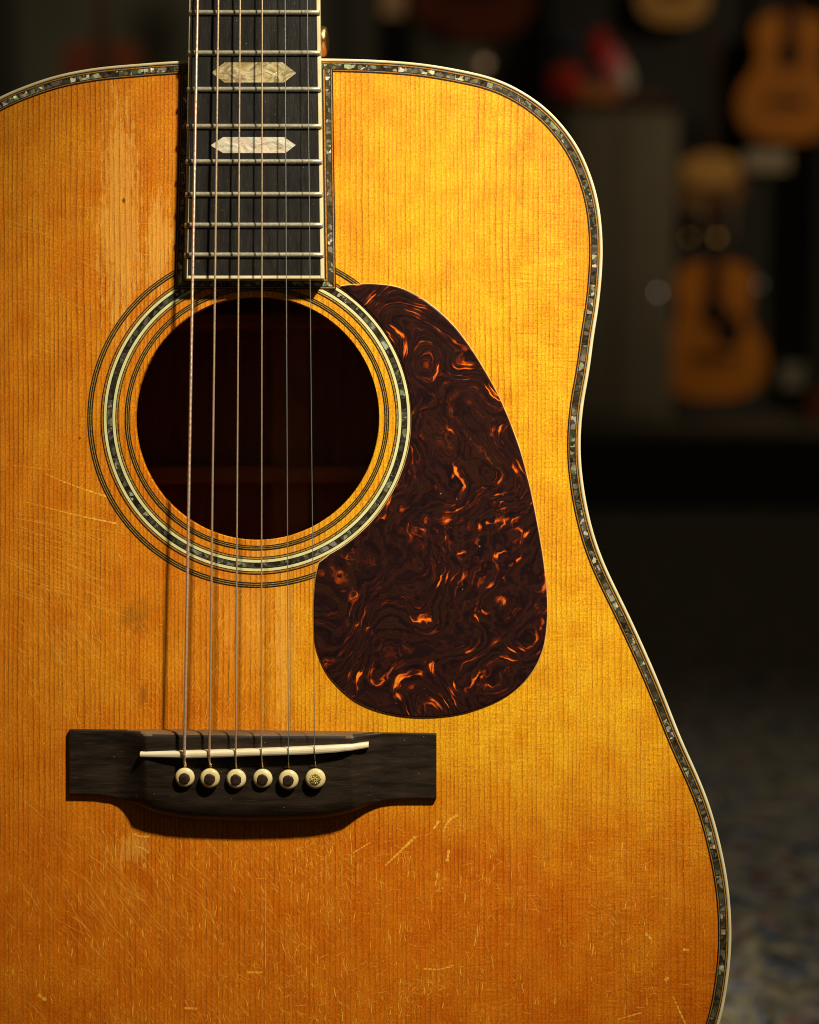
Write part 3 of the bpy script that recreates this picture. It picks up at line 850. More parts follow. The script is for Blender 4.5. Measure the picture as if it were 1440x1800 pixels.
# gold strap button on the treble side of the heel
v, f = lathe_verts([(0.0015, 0), (0.0055, 0.0003), (0.0058, 0.0012), (0.0034, 0.003), (0.0028, 0.006), (0.0034, 0.009), (0.0060, 0.0105), (0.0066, 0.0122), (0.0060, 0.0138), (0.0030, 0.0146), (0.0008, 0.0148)], 32)
rot = Matrix.Rotation(R(90), 4, 'Y')
q = P(578, 73, -0.035)
v = [rot @ p + Vector((q.x - 0.0148, q.y, -0.035)) for p in v]
fix(mesh('strap_button', v, f, M['brass'], guitar, True))
qa = P(470, 78, -0.035)
tube('button_arm', [Vector((qa.x, q.y, -0.035)), Vector((q.x - 0.012, q.y, -0.035))], 0.0022, M['brass'], guitar, 12)
c = board_pt((edge_l(NUT) + edge_r(NUT)) / 2, NUT)
bevel_box('nut', c.x - 0.0215, c.x + 0.0215, c.y + 0.0002, c.y + 0.0052, 0.0004, HB + 0.0022, M['bone'], guitar, 0.0006)
bevel_box('headstock', c.x - 0.032, c.x + 0.032, c.y + 0.0056, c.y + 0.17, -0.013, 0.002, M['mahog'], guitar, 0.002)

# ------------------------------------------------------------------ bridge
def br_top(px): return lerp(1282.5, 1289.5, (px - 124) / 644.0)
BOT = [(121, 1396), (150, 1396.3), (172, 1397), (200, 1401), (220, 1407.5), (235, 1414.5), (250, 1421.5), (275, 1431), (312, 1438.5), (345, 1441.5), (380, 1443), (440, 1444.5),
       (515, 1443), (565, 1440), (600, 1434), (625, 1426), (650, 1415), (675, 1407.5), (695, 1404.5), (720, 1404), (768, 1404)]
def belly(px):
    a = max(0.0, min(1.0, (px - 203) / 52.0)); b = max(0.0, min(1.0, (673 - px) / 52.0))
    return a ** 1.8 * b ** 1.8
def bridge_z(px, py):
    bl = belly(px)
    hc = 0.0024 + 0.0066 * bl
    yt, yb = br_top(px), interp(BOT, px)
    rt = lerp(1.6, 13.0, bl); rb = lerp(1.6, 30.0, bl)
    h = hc
    dt = max(0.0, (rt - (py - yt)) / rt)
    db = max(0.0, (rb - (yb - py)) / rb)
    if dt > 0: h -= lerp(0.0004, 0.0050, bl) * (1 - math.sqrt(max(0, 1 - min(1, dt) ** 2)))
    if db > 0: h -= lerp(0.0004, 0.0058, bl) * (1 - math.sqrt(max(0, 1 - min(1, db) ** 2)))
    ex = min(px - 121.5, 767.5 - px)
    if ex < 1.6: h -= 0.0004 * (1 - math.sqrt(max(0, 1 - ((1.6 - ex) / 1.6) ** 2)))
    return h
def build_bridge():
    xs = [121.5, 121.9, 122.6, 123.5] + [124 + 4 * k for k in range(161)] + [765.9, 766.6, 767.1, 767.5]
    xs = sorted(x for x in xs if x <= 767.5)
    ts = [0, 0.004, 0.012, 0.025, 0.045, 0.07, 0.1] + [0.14 + 0.04 * k for k in range(16)] + [0.78, 0.82, 0.86, 0.9, 0.93, 0.955, 0.975, 0.988, 0.996, 1.0]
    ts = sorted(set(round(t, 4) for t in ts))
    v = []; f = []; m = len(ts)
    for px in xs:
        yt, yb = br_top(px), interp(BOT, px)
        for t in ts:
            py = lerp(yt, yb, t); z = bridge_z(px, py)
            v.append(P(px, py, z))
    n = len(xs)
    for i in range(n - 1):
        for k in range(m - 1): f.append((i * m + k, i * m + k + 1, (i + 1) * m + k + 1, (i + 1) * m + k))
    # skirt down to the soundboard
    rim = [i * m for i in range(n)] + [(n - 1) * m + k for k in range(1, m)] + [i * m + m - 1 for i in range(n - 2, -1, -1)] + [k for k in range(m - 2, 0, -1)]
    base = len(v)
    for r_ in rim: v.append(Vector((v[r_].x, v[r_].y, 0.00002)))
    L = len(rim)
    for i in range(L): f.append((rim[i], rim[(i + 1) % L], base + (i + 1) % L, base + i))
    o = fix(mesh('bridge', v, f, M['bridge'], guitar, True))
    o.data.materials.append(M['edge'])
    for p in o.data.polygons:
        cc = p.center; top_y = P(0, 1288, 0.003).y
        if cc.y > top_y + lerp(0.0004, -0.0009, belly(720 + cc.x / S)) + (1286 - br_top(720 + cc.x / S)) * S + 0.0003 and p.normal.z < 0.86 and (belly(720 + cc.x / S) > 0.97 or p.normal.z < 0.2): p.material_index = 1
        if min(o.data.vertices[i].co.z for i in p.vertices) < 0.0001: p.use_smooth = False
    return o
bridge = build_bridge()

def build_saddle():
    cl_t = [(246, 1321), (290, 1320.3), (330, 1319.8), (400, 1318), (440, 1316.8), (490, 1314.8), (540, 1312.3), (590, 1309.8), (620, 1307.7), (648, 1304.3)]
    cl_b = [(246, 1332), (290, 1333.2), (330, 1333.8), (400, 1331.6), (440, 1330), (490, 1328.6), (540, 1327), (590, 1323.6), (620, 1320), (648, 1315)]
    zt = [(246, 0.0098), (262, 0.0103), (290, 0.0113), (320, 0.0122), (345, 0.0127), (440, 0.0130), (560, 0.0128), (610, 0.0120), (632, 0.0100), (648, 0.0072)]
    xs = [246 + k * 402 / 80 for k in range(81)]
    v = []; f = []
    for px in xs:
        z = interp(zt, px); y0 = interp(cl_t, px) + 1.2; y1 = interp(cl_b, px)
        zb = min(0.0088, z - 0.002); zb = 0.003
        prof = [(y0, zb), (y0, z - 0.0012), (y0 + 0.8, z - 0.0005), (lerp(y0, y1, 0.28), z - 0.00008), (lerp(y0, y1, 0.5), z), (lerp(y0, y1, 0.75), z - 0.00012), (y1 - 0.9, z - 0.0004), (y1, z - 0.0012), (y1, zb)]
        for (yy, zz) in prof:
            p = P(px, yy, z); v.append(Vector((p.x, p.y, zz)))
    m = 9
    for i in range(len(xs) - 1):
        for k in range(m - 1): f.append((i * m + k, i * m + k + 1, (i + 1) * m + k + 1, (i + 1) * m + k))
    f.append(tuple(range(m))); f.append(tuple((len(xs) - 1) * m + k for k in range(m)))
    return fix(mesh('saddle', v, f, M['bone'], bridge, False))
build_saddle()

PINS = [(324, 1367.5, 17.0, 0.0026), (368.5, 1369, 17.2, 0.0036), (415, 1370, 17.2, 0.0026), (461.5, 1369.5, 17.0, 0.0022), (507, 1371.5, 17.4, 0.0032), (554.5, 1370, 17.6, 0.0032)]
for k, (px, py, rp, hp) in enumerate(PINS):
    z0 = bridge_z(px, py); s_ = rp * S / 0.00404
    v, f = lathe_verts([(0.0001, hp + 0.00012), (0.0012, hp + 0.0001), (0.0024, hp), (0.0032, hp - 0.0003), (0.0037, hp - 0.0007), (0.0040, hp - 0.0013), (0.00395, hp - 0.0019), (0.0034, hp - 0.0023), (0.0026, hp - 0.0026), (0.0026, -0.003)], 36)
    c = P(px, py, z0 + hp)
    tx, ty = rr.uniform(-0.05, 0.05), rr.uniform(-0.05, 0.05)
    rotm = Matrix.Rotation(tx, 4, 'X') @ Matrix.Rotation(ty, 4, 'Y')
    pin = fix(mesh('bridge_pin', [rotm @ Vector((p.x * s_, p.y * s_, p.z)) + Vector((c.x, c.y, z0)) for p in v], f, M['pin'], guitar, True))
    rd = 0.0023
    v, f = lathe_verts([(rd, hp - 0.0004), (rd, hp + 0.0001), (rd * 0.85, hp + 0.00028), (rd * 0.5, hp + 0.0004), (0.0001, hp + 0.00045)], 28)
    fix(mesh('pin_dot', [rotm @ p + Vector((c.x + 0.00015 * rr.uniform(-1, 1), c.y - 0.0002, z0)) for p in v], f, M['golddot'] if k == 5 else M['dot'], pin, True))
    # the slot the string drops into
    zs = bridge_z(px, py - 18) + 0.00006
    a = P(px - 3.4, py - 12, zs); b = P(px + 3.4, py - 25, zs)
    v = [Vector(p) for p in ((a.x, a.y, zs), (b.x, a.y, zs), (b.x * 0.9 + a.x * 0.1, b.y, zs), (a.x * 0.9 + b.x * 0.1, b.y, zs))]
    v += [p - Vector((0, 0, 0.0005)) for p in v]
    fix(mesh('string_slot', v, BOXF and [(0, 1, 2, 3), (7, 6, 5, 4), (0, 4, 5, 1), (1, 5, 6, 2), (2, 6, 7, 3), (3, 7, 4, 0)], M['hole'], bridge))

# ------------------------------------------------------------------ strings
# photo x at y=0, photo x at the saddle, radius, material, winding pitch
STR = [(347.4, 324.2, 0.00062, 'bronze_worn', 0.00048), (384.0, 368.2, 0.00047, 'bronze', 0.00040), (422.2, 414.4, 0.00036, 'bronze', 0),
       (461.0, 459.6, 0.00028, 'bronze', 0), (501.2, 507.2, 0.00019, 'steel', 0), (540.4, 553.2, 0.00015, 'steel', 0)]
SX = [(246, 1327), (330, 1327), (400, 1325), (460, 1323.5), (508, 1321), (555, 1319), (648, 1310)]
def string_h(py): return lerp(0.0096, 0.0131, (py - 22) / (1325 - 22.0)) if py > 22 else lerp(HB + 0.0018, 0.0096, (py - NUT) / (22 - NUT))
for k, (x0, x1, rad, mt, pitch) in enumerate(STR):
    ys = interp(SX, x1)
    pts = []
    def pt(py):
        px = lerp(x0, x1, py / ys); return P(px, py, string_h(py) + rad * 0.5)
    # from the nut to the saddle
    start = pt(NUT); end = pt(ys)
    end.z = max(end.z, 0.0129 + rad)
    px_, py_, rp, hp = PINS[k]
    za = bridge_z(px_, py_ - 22)
    drop = P(px_ + (1.5 if k < 2 else 0.5), py_ - 21, za + 0.0002)
    mid = P(lerp(x1, px_, 0.35), lerp(ys, py_ - 21, 0.45), lerp(end.z, za, 0.33))
    tail = drop + Vector((0, -0.0006, -0.0012))
    if k == 0:
        L = (end - start).length
        v0 = P(*[0, 0])  # unused anchor
        path = []; rads = []
        # plain run above the picture, ridged winding inside it
        vis = pt(-60)
        path.append(start); rads.append(rad)
        n = int((end - vis).length / pitch)
        for i in range(n + 1):
            for ph_, rr_ in ((0.0, 0.92), (0.25, 1.0), (0.5, 1.02), (0.75, 1.0)):
                t = (i + ph_) / (n + 1)
                path.append(vis.lerp(end, t)); rads.append(rad * rr_)
        for seg_a, seg_b in ((end, mid), (mid, drop)):
            m = int((seg_b - seg_a).length / pitch) + 1
            for i in range(m):
                for ph_, rr_ in ((0.0, 0.92), (0.25, 1.0), (0.5, 1.02), (0.75, 1.0)):
                    path.append(seg_a.lerp(seg_b, (i + ph_) / m)); rads.append(rad * rr_)
        path.append(tail); rads.append(rad)
        s_ = tube('string', path, rads, M[mt], guitar, 10)
    elif k == 1:
        path = [start]; rads = [rad]; vis = pt(-60)
        n = int((end - vis).length / pitch)
        for i in range(n + 1):
            for ph_, rr_ in ((0.0, 0.9), (0.5, 1.02)):
                path.append(vis.lerp(end, (i + ph_) / (n + 1))); rads.append(rad * rr_)
        path += [end, mid, drop, tail]; rads += [rad] * 4
        s_ = tube('string', path, rads, M[mt], guitar, 8)
    else:
        path = [start] + [start.lerp(end, i / 30) for i in range(1, 30)] + [end, mid, drop, tail]
        s_ = tube('string', path, rad, M[mt], guitar, 10)
    # the twisted brass lock at the ball end
    A = mid.lerp(drop, 0.45); B = drop + Vector((0.0002, -0.0002, -0.0001))
    fat = {0: 2.0, 1: 2.1, 2: 1.6, 3: 1.7, 4: 1.9, 5: 2.1}[k]
    tw = []; tr = []
    nn = 22 if k < 2 else 12
    for i in range(nn + 1):
        t = i / nn; an = t * math.pi * (5 if k < 2 else 3)
        off = rad * (fat - 1) * 0.75
        tw.append(A.lerp(B, t) + Vector((math.cos(an) * off, 0, math.sin(an) * off * 0.6 + off * 0.5)))
        tr.append(rad * (0.72 if k < 2 else 0.8))
    tube('ball_end_twist', tw, tr, M['brass'], s_, 8)

# ------------------------------------------------------------------ scratches and finish checks: too many to count
def build_scratches():
    rnd = random.Random(11)
    v = []; f = []
    zz = [0.00002]
    def ribbon(pts, width, z=None):
        z = z or (0.00002 + rnd.random() * 0.00002)
        n = len(pts); b0 = len(v)
        for i, p in enumerate(pts):
            t = (pts[min(n - 1, i + 1)] - pts[max(0, i - 1)])
            if t.length < 1e-6: t = Vector((1, 0))
            t.normalize()
            wd = width * math.sin(math.pi * (0.08 + 0.84 * i / (n - 1))) ** 0.6 * 0.5
            nrm = Vector((-t.y, t.x)) * wd
            for q in (p + nrm, p - nrm): v.append(P(q.x, q.y) + Vector((0, 0, z)))
        for i in range(n - 1): f.append((b0 + 2 * i, b0 + 2 * i + 1, b0 + 2 * i + 3, b0 + 2 * i + 2))
    def inside(x, y):
        if y < 160 or x < -40 or y > 1830: return False
        if math.hypot(x - HC[0], y - HC[1]) < 302: return False
        if 112 < x < 775 and 1275 < y < 1450: return False
        if x > 545 and 495 < y < 1268 and x < 968 and (x < 560 + (y - 495) * 0.9 or y > 800): return False
        lim = interp([(160, 880), (300, 1005), (440, 1030), (600, 1010), (800, 990), (900, 1000), (1000, 1035), (1200, 1125), (1400, 1210), (1600, 1255), (1800, 1235)], y)
        return x < lim - 6
    def curve(x, y, ang, L, bend, width, jit=0.0):
        pts = []; n = max(4, int(L / 5)); a = ang
        p = Vector((x, y))
        for i in range(n + 1):
            if not inside(p.x, p.y): break
            pts.append(p.copy())
            p = p + Vector((math.cos(a), math.sin(a))) * (L / n)
            a += bend / n + rnd.uniform(-jit, jit)
        if len(pts) > 2: ribbon(pts, width)
    # sweeping checks below the bridge on the bass side
    for _ in range(48):
        x = rnd.gauss(165, 75); y = rnd.gauss(1550, 60)
        curve(x, y, R(rnd.uniform(30, 58)), rnd.uniform(30, 95), R(rnd.uniform(-5, 25)), rnd.uniform(0.5, 0.8), 0.06)
    for _ in range(1250):
        x = rnd.uniform(0, 620); y = rnd.uniform(1450, 1800)
        if rnd.random() > 0.35 + 0.65 * math.exp(-((x - 330) / 230) ** 2): continue
        curve(x, y, R(rnd.gauss(58, 16)), rnd.uniform(6, 22), R(rnd.uniform(-30, 45)), rnd.uniform(0.45, 0.9), 0.14)
    for _ in range(1050):
        if _ % 12 == 0: cx_, cy_, sg_ = rnd.uniform(480, 1230), rnd.uniform(1440, 1800), rnd.uniform(10, 45)
        x = rnd.gauss(cx_, sg_); y = rnd.gauss(cy_, sg_)
        a = R(rnd.choice((rnd.gauss(60, 18), rnd.gauss(-25, 18), rnd.gauss(10, 14), 90)))
        if rnd.random() > 1.0 - 0.6 * sstep(700, 1150, x): continue
        curve(x, y, a, rnd.uniform(4, 20), R(rnd.uniform(-30, 30)), rnd.uniform(0.45, 0.9), 0.14)
    # around the soundhole's lower left and between the strings
    for _ in range(110):
        x = rnd.gauss(120, 45); y = rnd.gauss(1085, 45)
        curve(x, y, R(rnd.gauss(55, 8)), rnd.uniform(8, 30), R(rnd.uniform(0, 18)), rnd.uniform(0.45, 0.8), 0.05)
    for _ in range(260):
        x = rnd.uniform(0, 330); y = rnd.uniform(1090, 1275)
        curve(x, y, R(rnd.gauss(50, 26)), rnd.uniform(6, 20), R(rnd.uniform(-40, 60)), rnd.uniform(0.45, 0.9), 0.14)
    for _ in range(420):
        x = rnd.uniform(335, 610); y = rnd.uniform(1030, 1280)
        curve(x, y, R(rnd.choice((rnd.gauss(62, 10), rnd.gauss(-58, 10)))), rnd.uniform(8, 26), R(rnd.uniform(-25, 25)), rnd.uniform(0.45, 0.85), 0.1)
    for _ in range(190):     # short dings along the grain
        x = rnd.uniform(20, 1150); y = rnd.uniform(1480, 1790)
        curve(x, y, R(rnd.gauss(90, 8)), rnd.uniform(6, 20), 0, rnd.uniform(0.9, 2.0), 0.05)
    # strum scratches over the treble upper bout
    for _ in range(70):
        x = rnd.uniform(600, 960); y = rnd.uniform(180, 640)
        curve(x, y, R(rnd.gauss(28, 12)), rnd.uniform(20, 110), R(rnd.uniform(-6, 10)), rnd.uniform(0.35, 0.7), 0.02)
    for _ in range(60):
        x = rnd.uniform(0, 250); y = rnd.uniform(230, 640)
        curve(x, y, R(rnd.gauss(14, 8)), rnd.uniform(30, 120), R(rnd.uniform(0, 12)), rnd.uniform(0.3, 0.6), 0.02)
    for _ in range(60):
        x = rnd.uniform(0, 150); y = rnd.uniform(900, 1060)
        curve(x, y, R(rnd.gauss(16, 6)), rnd.uniform(25, 110), R(rnd.uniform(0, 10)), rnd.uniform(0.4, 0.8), 0.02)
    # specks
    for _ in range(420):
        x = rnd.uniform(0, 1230); y = rnd.uniform(170, 1795)
        if y < 1300 and rnd.random() < 0.55: continue
        if inside(x, y): ribbon([Vector((x, y)), Vector((x + rnd.uniform(-1, 1), y + rnd.uniform(1.2, 2.4))), Vector((x, y + 3.0))], rnd.uniform(0.9, 2.2))
    # the long pick strokes that can be singled out, scraped in short bites
    def strokes(p0, p1, w0, w1, bites, sag=0.0):
        p0, p1 = Vector(p0), Vector(p1); d = p1 - p0; nn = Vector((-d.y, d.x)).normalized()
        for i in range(bites):
            t = (i + 0.5) / bites; c = p0.lerp(p1, t) + nn * sag * math.sin(math.pi * t)
            wd = lerp(w0, w1, t) * rnd.uniform(0.7, 1.15); hl = d.length / bites * 0.52 * rnd.uniform(0.75, 1.0)
            dd = d.normalized()
            ribbon([c - dd * hl, c - dd * hl * 0.4 + nn * rnd.uniform(-.4, .4), c + dd * hl * 0.4, c + dd * hl], wd, 0.00005)
    strokes((80, 833), (188, 873), 1.6, 5.0, 14, 2)
    strokes((45, 882), (205, 920), 1.2, 4.6, 19, 2)
    strokes((0, 815), (90, 826), 0.8, 1.4, 12)
    strokes((676, 1523), (731, 1470), 3.0, 6.5, 11)
    strokes((620, 1500), (652, 1480), 2.5, 2.5, 7)
    strokes((780, 1463), (806, 1432), 3.0, 6.5, 7, -6)
    strokes((762, 1458), (772, 1442), 5.0, 5.0, 2)
    strokes((786, 1515), (789, 1494), 5.0, 7.0, 3)
    strokes((765, 1558), (770, 1533), 3.0, 5.0, 2)
    strokes((744, 1702), (798, 1696), 4.0, 3.0, 7, 5)
    strokes((434, 1709), (462, 1709), 4.0, 4.0, 4)
    strokes((324, 1772), (348, 1773), 5.0, 5.0, 4)
    strokes((66, 1748), (82, 1758), 7.0, 9.0, 2)
    strokes((614, 1458), (616, 1522), 1.2, 1.4, 3, -3)
    strokes((466, 1474), (467, 1700), 1.0, 1.2, 12)
    strokes((1134, 1640), (1146, 1652), 6.0, 7.0, 2)
    strokes((1168, 1724), (1176, 1718), 6.0, 6.0, 2)
    strokes((1200, 1669), (1212, 1670), 6.5, 4.5, 2)
    strokes((1182, 1750), (1205, 1800), 3.0, 4.5, 6)
    strokes((1172, 1472), (1246, 1506), 0.8, 1.6, 16)
    strokes((1085, 1792), (1128, 1780), 2.5, 3.0, 5)
    strokes((868, 250), (872, 262), 1.0, 1.2, 2)
    strokes((955, 768), (963, 775), 1.0, 2.2, 2)
    strokes((965, 690), (1000, 708), 1.0, 1.2, 5)
    strokes((208, 972), (213, 982), 1.6, 2.0, 1)
    strokes((236, 1465), (262, 1470), 3.5, 4.5, 5, 3)
    strokes((238, 1488), (262, 1500), 2.5, 4.5, 5, -3)
    o = mesh('finish_scratches', v, f, M['scratch'], soundboard)
    o['kind'] = 'stuff'
    return o
build_scratches()

# ================================================================== STAND AND ROOM
def W(px, py, dist):
    """world point seen at photo pixel (px, py) at distance dist in front of the camera"""
    k = dist * S / D
    return cam_o.matrix_world @ Vector(((px - 720) * k, (900 - py) * k, -dist))
PXM = S / D      # metres per photo pixel per metre of distance

m_metal = mat_plain('black_stand_metal', (0.02, 0.02, 0.02), 0.4, 0.6, 0.2, 40)
st = empty('guitar_stand', 'black tubular floor stand carrying the large guitar', 'stand', (0, 0, 0))
low = ROOT @ (P(449, 2243) + Vector((0, 0, -0.06)))
for sx in (-0.11, 0.11):
    x = low.x + sx
    front = ROOT @ (P(449, 2228) + Vector((0, 0, 0.012)))
    bk = ROOT @ (P(449, 2228) + Vector((0, 0, -0.135)))
    zb = low.z - 0.010
    tube('cradle_arm', [Vector((x, front.y, zb + 0.035)), Vector((x, front.y, zb)), Vector((x, bk.y, zb + 0.006)), Vector((x, bk.y + 0.02, zb + 0.05))], 0.006, m_metal, st, 10)
    tube('leg', [Vector((x, bk.y, zb)), Vector((x * 1.0 + sx * 0.6, bk.y - 0.10, 0.008))], 0.007, m_metal, st, 10)
    tube('leg', [Vector((x, bk.y, zb)), Vector((x * 1.0 + sx * 0.4, bk.y + 0.16, 0.008))], 0.007, m_metal, st, 10)
tube('cross_bar', [Vector((low.x - 0.13, bk.y, low.z - 0.006)), Vector((low.x + 0.13, bk.y, low.z - 0.006))], 0.007, m_metal, st, 10)

# floor
fl = mesh('carpet_floor', [Vector(p) for p in ((-5, -2, 0), (6, -2, 0), (6, 4.2, 0), (-5, 4.2, 0))], [(0, 1, 2, 3)], M['carpet']); struct(fl)
m_plat = mat_plain('dark_painted_timber', (0.035, 0.030, 0.022), 0.6, 0.0, 0.3, 8)
m_plat_top = mat_plain('platform_carpet', (0.075, 0.06, 0.04), 0.9, 0.0, 0.3, 30)
m_wall = mat_plain('olive_wall_paint', (0.085, 0.076, 0.052), 0.85, 0.0, 0.2, 2)
m_panel = mat_plain('dark_wall_panel', (0.012, 0.010, 0.008), 0.8, 0.0, 0.3, 3)
plat = bevel_box('platform', -5, 6, 4.2, 6.7, -0.05, 0.2, m_plat, None, 0.006); struct(plat)
pt_ = mesh('platform_top', [Vector(p) for p in ((-5, 4.215, 0.204), (6, 4.215, 0.204), (6, 6.7, 0.204), (-5, 6.7, 0.204))], [(0, 1, 2, 3)], m_plat_top); struct(pt_)
wall = bevel_box('wall', -5, 6, 6.7, 6.8, -0.05, 3.2, m_wall, None, 0.0); struct(wall)
def panel(px0, px1, dist, z0=0.21, z1=3.0, label=''):
    a = W(px0, 900, dist); b = W(px1, 900, dist)
    yy = a.y
    o = bevel_box('wall_panel', a.x, b.x, yy, yy + 0.05, z0, z1, m_panel, None, 0.004)
    o['label'] = label; o['category'] = 'wall panel'; o['group'] = 'dark panels on the shop wall'
    return o
panel(955, 1330, 6.25, label='widest dark panel behind the pale cabinet and hanging instruments')
panel(1420, 1500, 6.25, label='dark panel at the right edge beside the hanging orange guitar')
panel(580, 632, 6.25, label='narrow dark panel just right of the fretboard')
panel(-60, 40, 6.25, label='dark panel at the left edge of the picture')

# instruments of the shop
m_orange = mat_plain('orange_guitar_top', (0.34, 0.11, 0.010), 0.6, 0.0, 0.2, 5, 0.08)
m_gamber = mat_plain('golden_guitar_top', (0.40, 0.20, 0.05), 0.6, 0.0, 0.2, 5, 0.08)
m_red = mat_plain('dark_red_guitar_top', (0.085, 0.018, 0.006), 0.6, 0.0, 0.2, 5, 0.08)
m_brown = mat_plain('brown_guitar_top', (0.15, 0.07, 0.022), 0.6, 0.0, 0.2, 5, 0.08)
m_dk = mat_plain('dark_side_wood', (0.03, 0.012, 0.007), 0.6, 0.0, 0.2, 5, 0.08)
m_pg = mat_plain('dark_plastic', (0.008, 0.006, 0.006), 0.7, 0.0, 0.2, 5, 0.05)
m_pale = mat_plain('pale_card', (0.22, 0.17, 0.11), 0.7, 0.0, 0.15, 9)

def mini_guitar(name, label, px, py_hole, py_bottom, width_px, dist, mtop, z_off=0.0, rot=0.0, neck_len=1.75, guard=True):
    """a whole guitar: px of its centre line, pixel rows of soundhole and body end, lower bout width in pixels"""
    sc = width_px * PXM * dist          # lower bout width in metres
    base = W(px, py_bottom, dist)
    t = empty(name, label, 'guitar', base, (0, rot, 0), 'guitars in the shop behind')
    L = 1.27 * sc
    half = [(0.0, 0.0), (0.22, 0.015), (0.38, 0.09), (0.475, 0.22), (0.50, 0.36), (0.465, 0.52), (0.385, 0.64), (0.325, 0.75), (0.315, 0.83), (0.34, 0.95), (0.365, 1.05), (0.355, 1.14), (0.29, 1.22), (0.16, 1.262), (0.0, 1.27)]
    pl = catmull([(a, b) for a, b in half], False, 0.05)
    loop = [Vector((p.x, p.y)) for p in pl] + [Vector((-p.x, p.y)) for p in reversed(pl[1:-1])]
    def prism(nm, lp, y0, y1, mat, par, inset=0.0):
        n = len(lp); v = []
        cx = sum(p.x for p in lp) / n; cy = sum(p.y for p in lp) / n
        for yy, k in ((y0, 1.0), (lerp(y0, y1, 0.85), 1.0), (y1, 1 - inset)):
            for p in lp: v.append(Vector(((cx + (p.x - cx) * k) * sc, yy * sc, (cy + (p.y - cy) * k) * sc)))
        f = []
        for r_ in range(2):
            for i in range(n):
                j = (i + 1) % n; f.append((r_ * n + i, r_ * n + j, (r_ + 1) * n + j, (r_ + 1) * n + i))
        tt = tess([[Vector((p.x, p.y)) for p in lp]])
        f += [tuple(2 * n + k for k in q) for q in tt] + [tuple(reversed(q)) for q in tt]
        return fix(mesh(nm, v, f, mat, par))
    body = prism('body', loop, 0.12, -0.12, m_dk, t, 0.0)
    prism('top', loop, -0.121, -0.13, mtop, t, 0.02)
    hole_z = (py_bottom - py_hole) * PXM * dist / sc
    circ = [Vector((0.125 * math.cos(a * math.pi / 14), hole_z + 0.125 * math.sin(a * math.pi / 14))) for a in range(28)]
    prism('soundhole', circ, -0.131, -0.133, m_pg, t, 0.0)
    if guard:
        g_ = [(0.02, -0.13), (0.12, -0.10), (0.15, 0.02), (0.22, -0.04), (0.27, -0.18), (0.22, -0.30), (0.10, -0.32), (0.0, -0.22)]
        prism('pickguard', [Vector((a, b + hole_z)) for a, b in g_], -0.1335, -0.137, m_pg, t, 0.0)
    prism('bridge', [Vector(p) for p in ((-0.19, 0.36), (0.19, 0.36), (0.19, 0.43), (-0.19, 0.43))], -0.1335, -0.155, m_pg, t, 0.05)
    zt = 1.27 + neck_len - 0.45
    prism('neck', [Vector(p) for p in ((-0.068, hole_z + 0.14), (0.068, hole_z + 0.14), (0.054, zt), (-0.054, zt))], -0.1335, -0.17, m_dk, t, 0.0)
    prism('headstock', [Vector(p) for p in ((-0.06, zt), (0.06, zt), (0.10, zt + 0.06), (0.085, zt + 0.42), (-0.085, zt + 0.42), (-0.10, zt + 0.06))], -0.12, -0.165, m_dk, t, 0.0)
    m_k = m_pale
    for sx in (-1, 1):
        for kk in range(3):
            v, f = lathe_verts([(0.001, -0.03), (0.022, -0.025), (0.03, 0.0), (0.022, 0.025), (0.001, 0.03)], 10)
            rm = Matrix.Rotation(R(90), 4, 'Y')
            fix(mesh('tuner_button', [(rm @ p) * sc + Vector((sx * 0.14 * sc, -0.13 * sc, (zt + 0.12 + 0.11 * kk) * sc)) for p in v], f, m_k, t, True))
    return t
mini_guitar('display_guitar', 'small orange guitar with dark pickguard on the platform, lower right behind the big guitar', 1247, 552, 703, 188, 5.4, m_orange, neck_len=0.60)
mini_guitar('display_guitar', 'orange guitar hanging high at the right edge of the picture', 1372, 104, 252, 172, 5.8, m_orange, rot=R(2), guard=False)
mini_guitar('display_guitar', 'golden guitar hanging at the top edge, only its lower end in view', 1180, -100, 46, 128, 5.9, m_gamber, guard=False)
mini_guitar('display_guitar', 'dark red guitar standing far behind at the upper left of the fretboard', 190, 170, 330, 196, 5.6, m_red, neck_len=1.5)
mini_guitar('display_guitar', 'dark reddish-brown guitar hanging above the big guitar\'s shoulder at the top edge', 830, -110, 76, 215, 5.9, m_red, guard=False)
mini_guitar('display_guitar', 'dark mahogany guitar leaning by the right edge at platform height', 1452, 690, 765, 120, 5.2, m_red, rot=R(28))

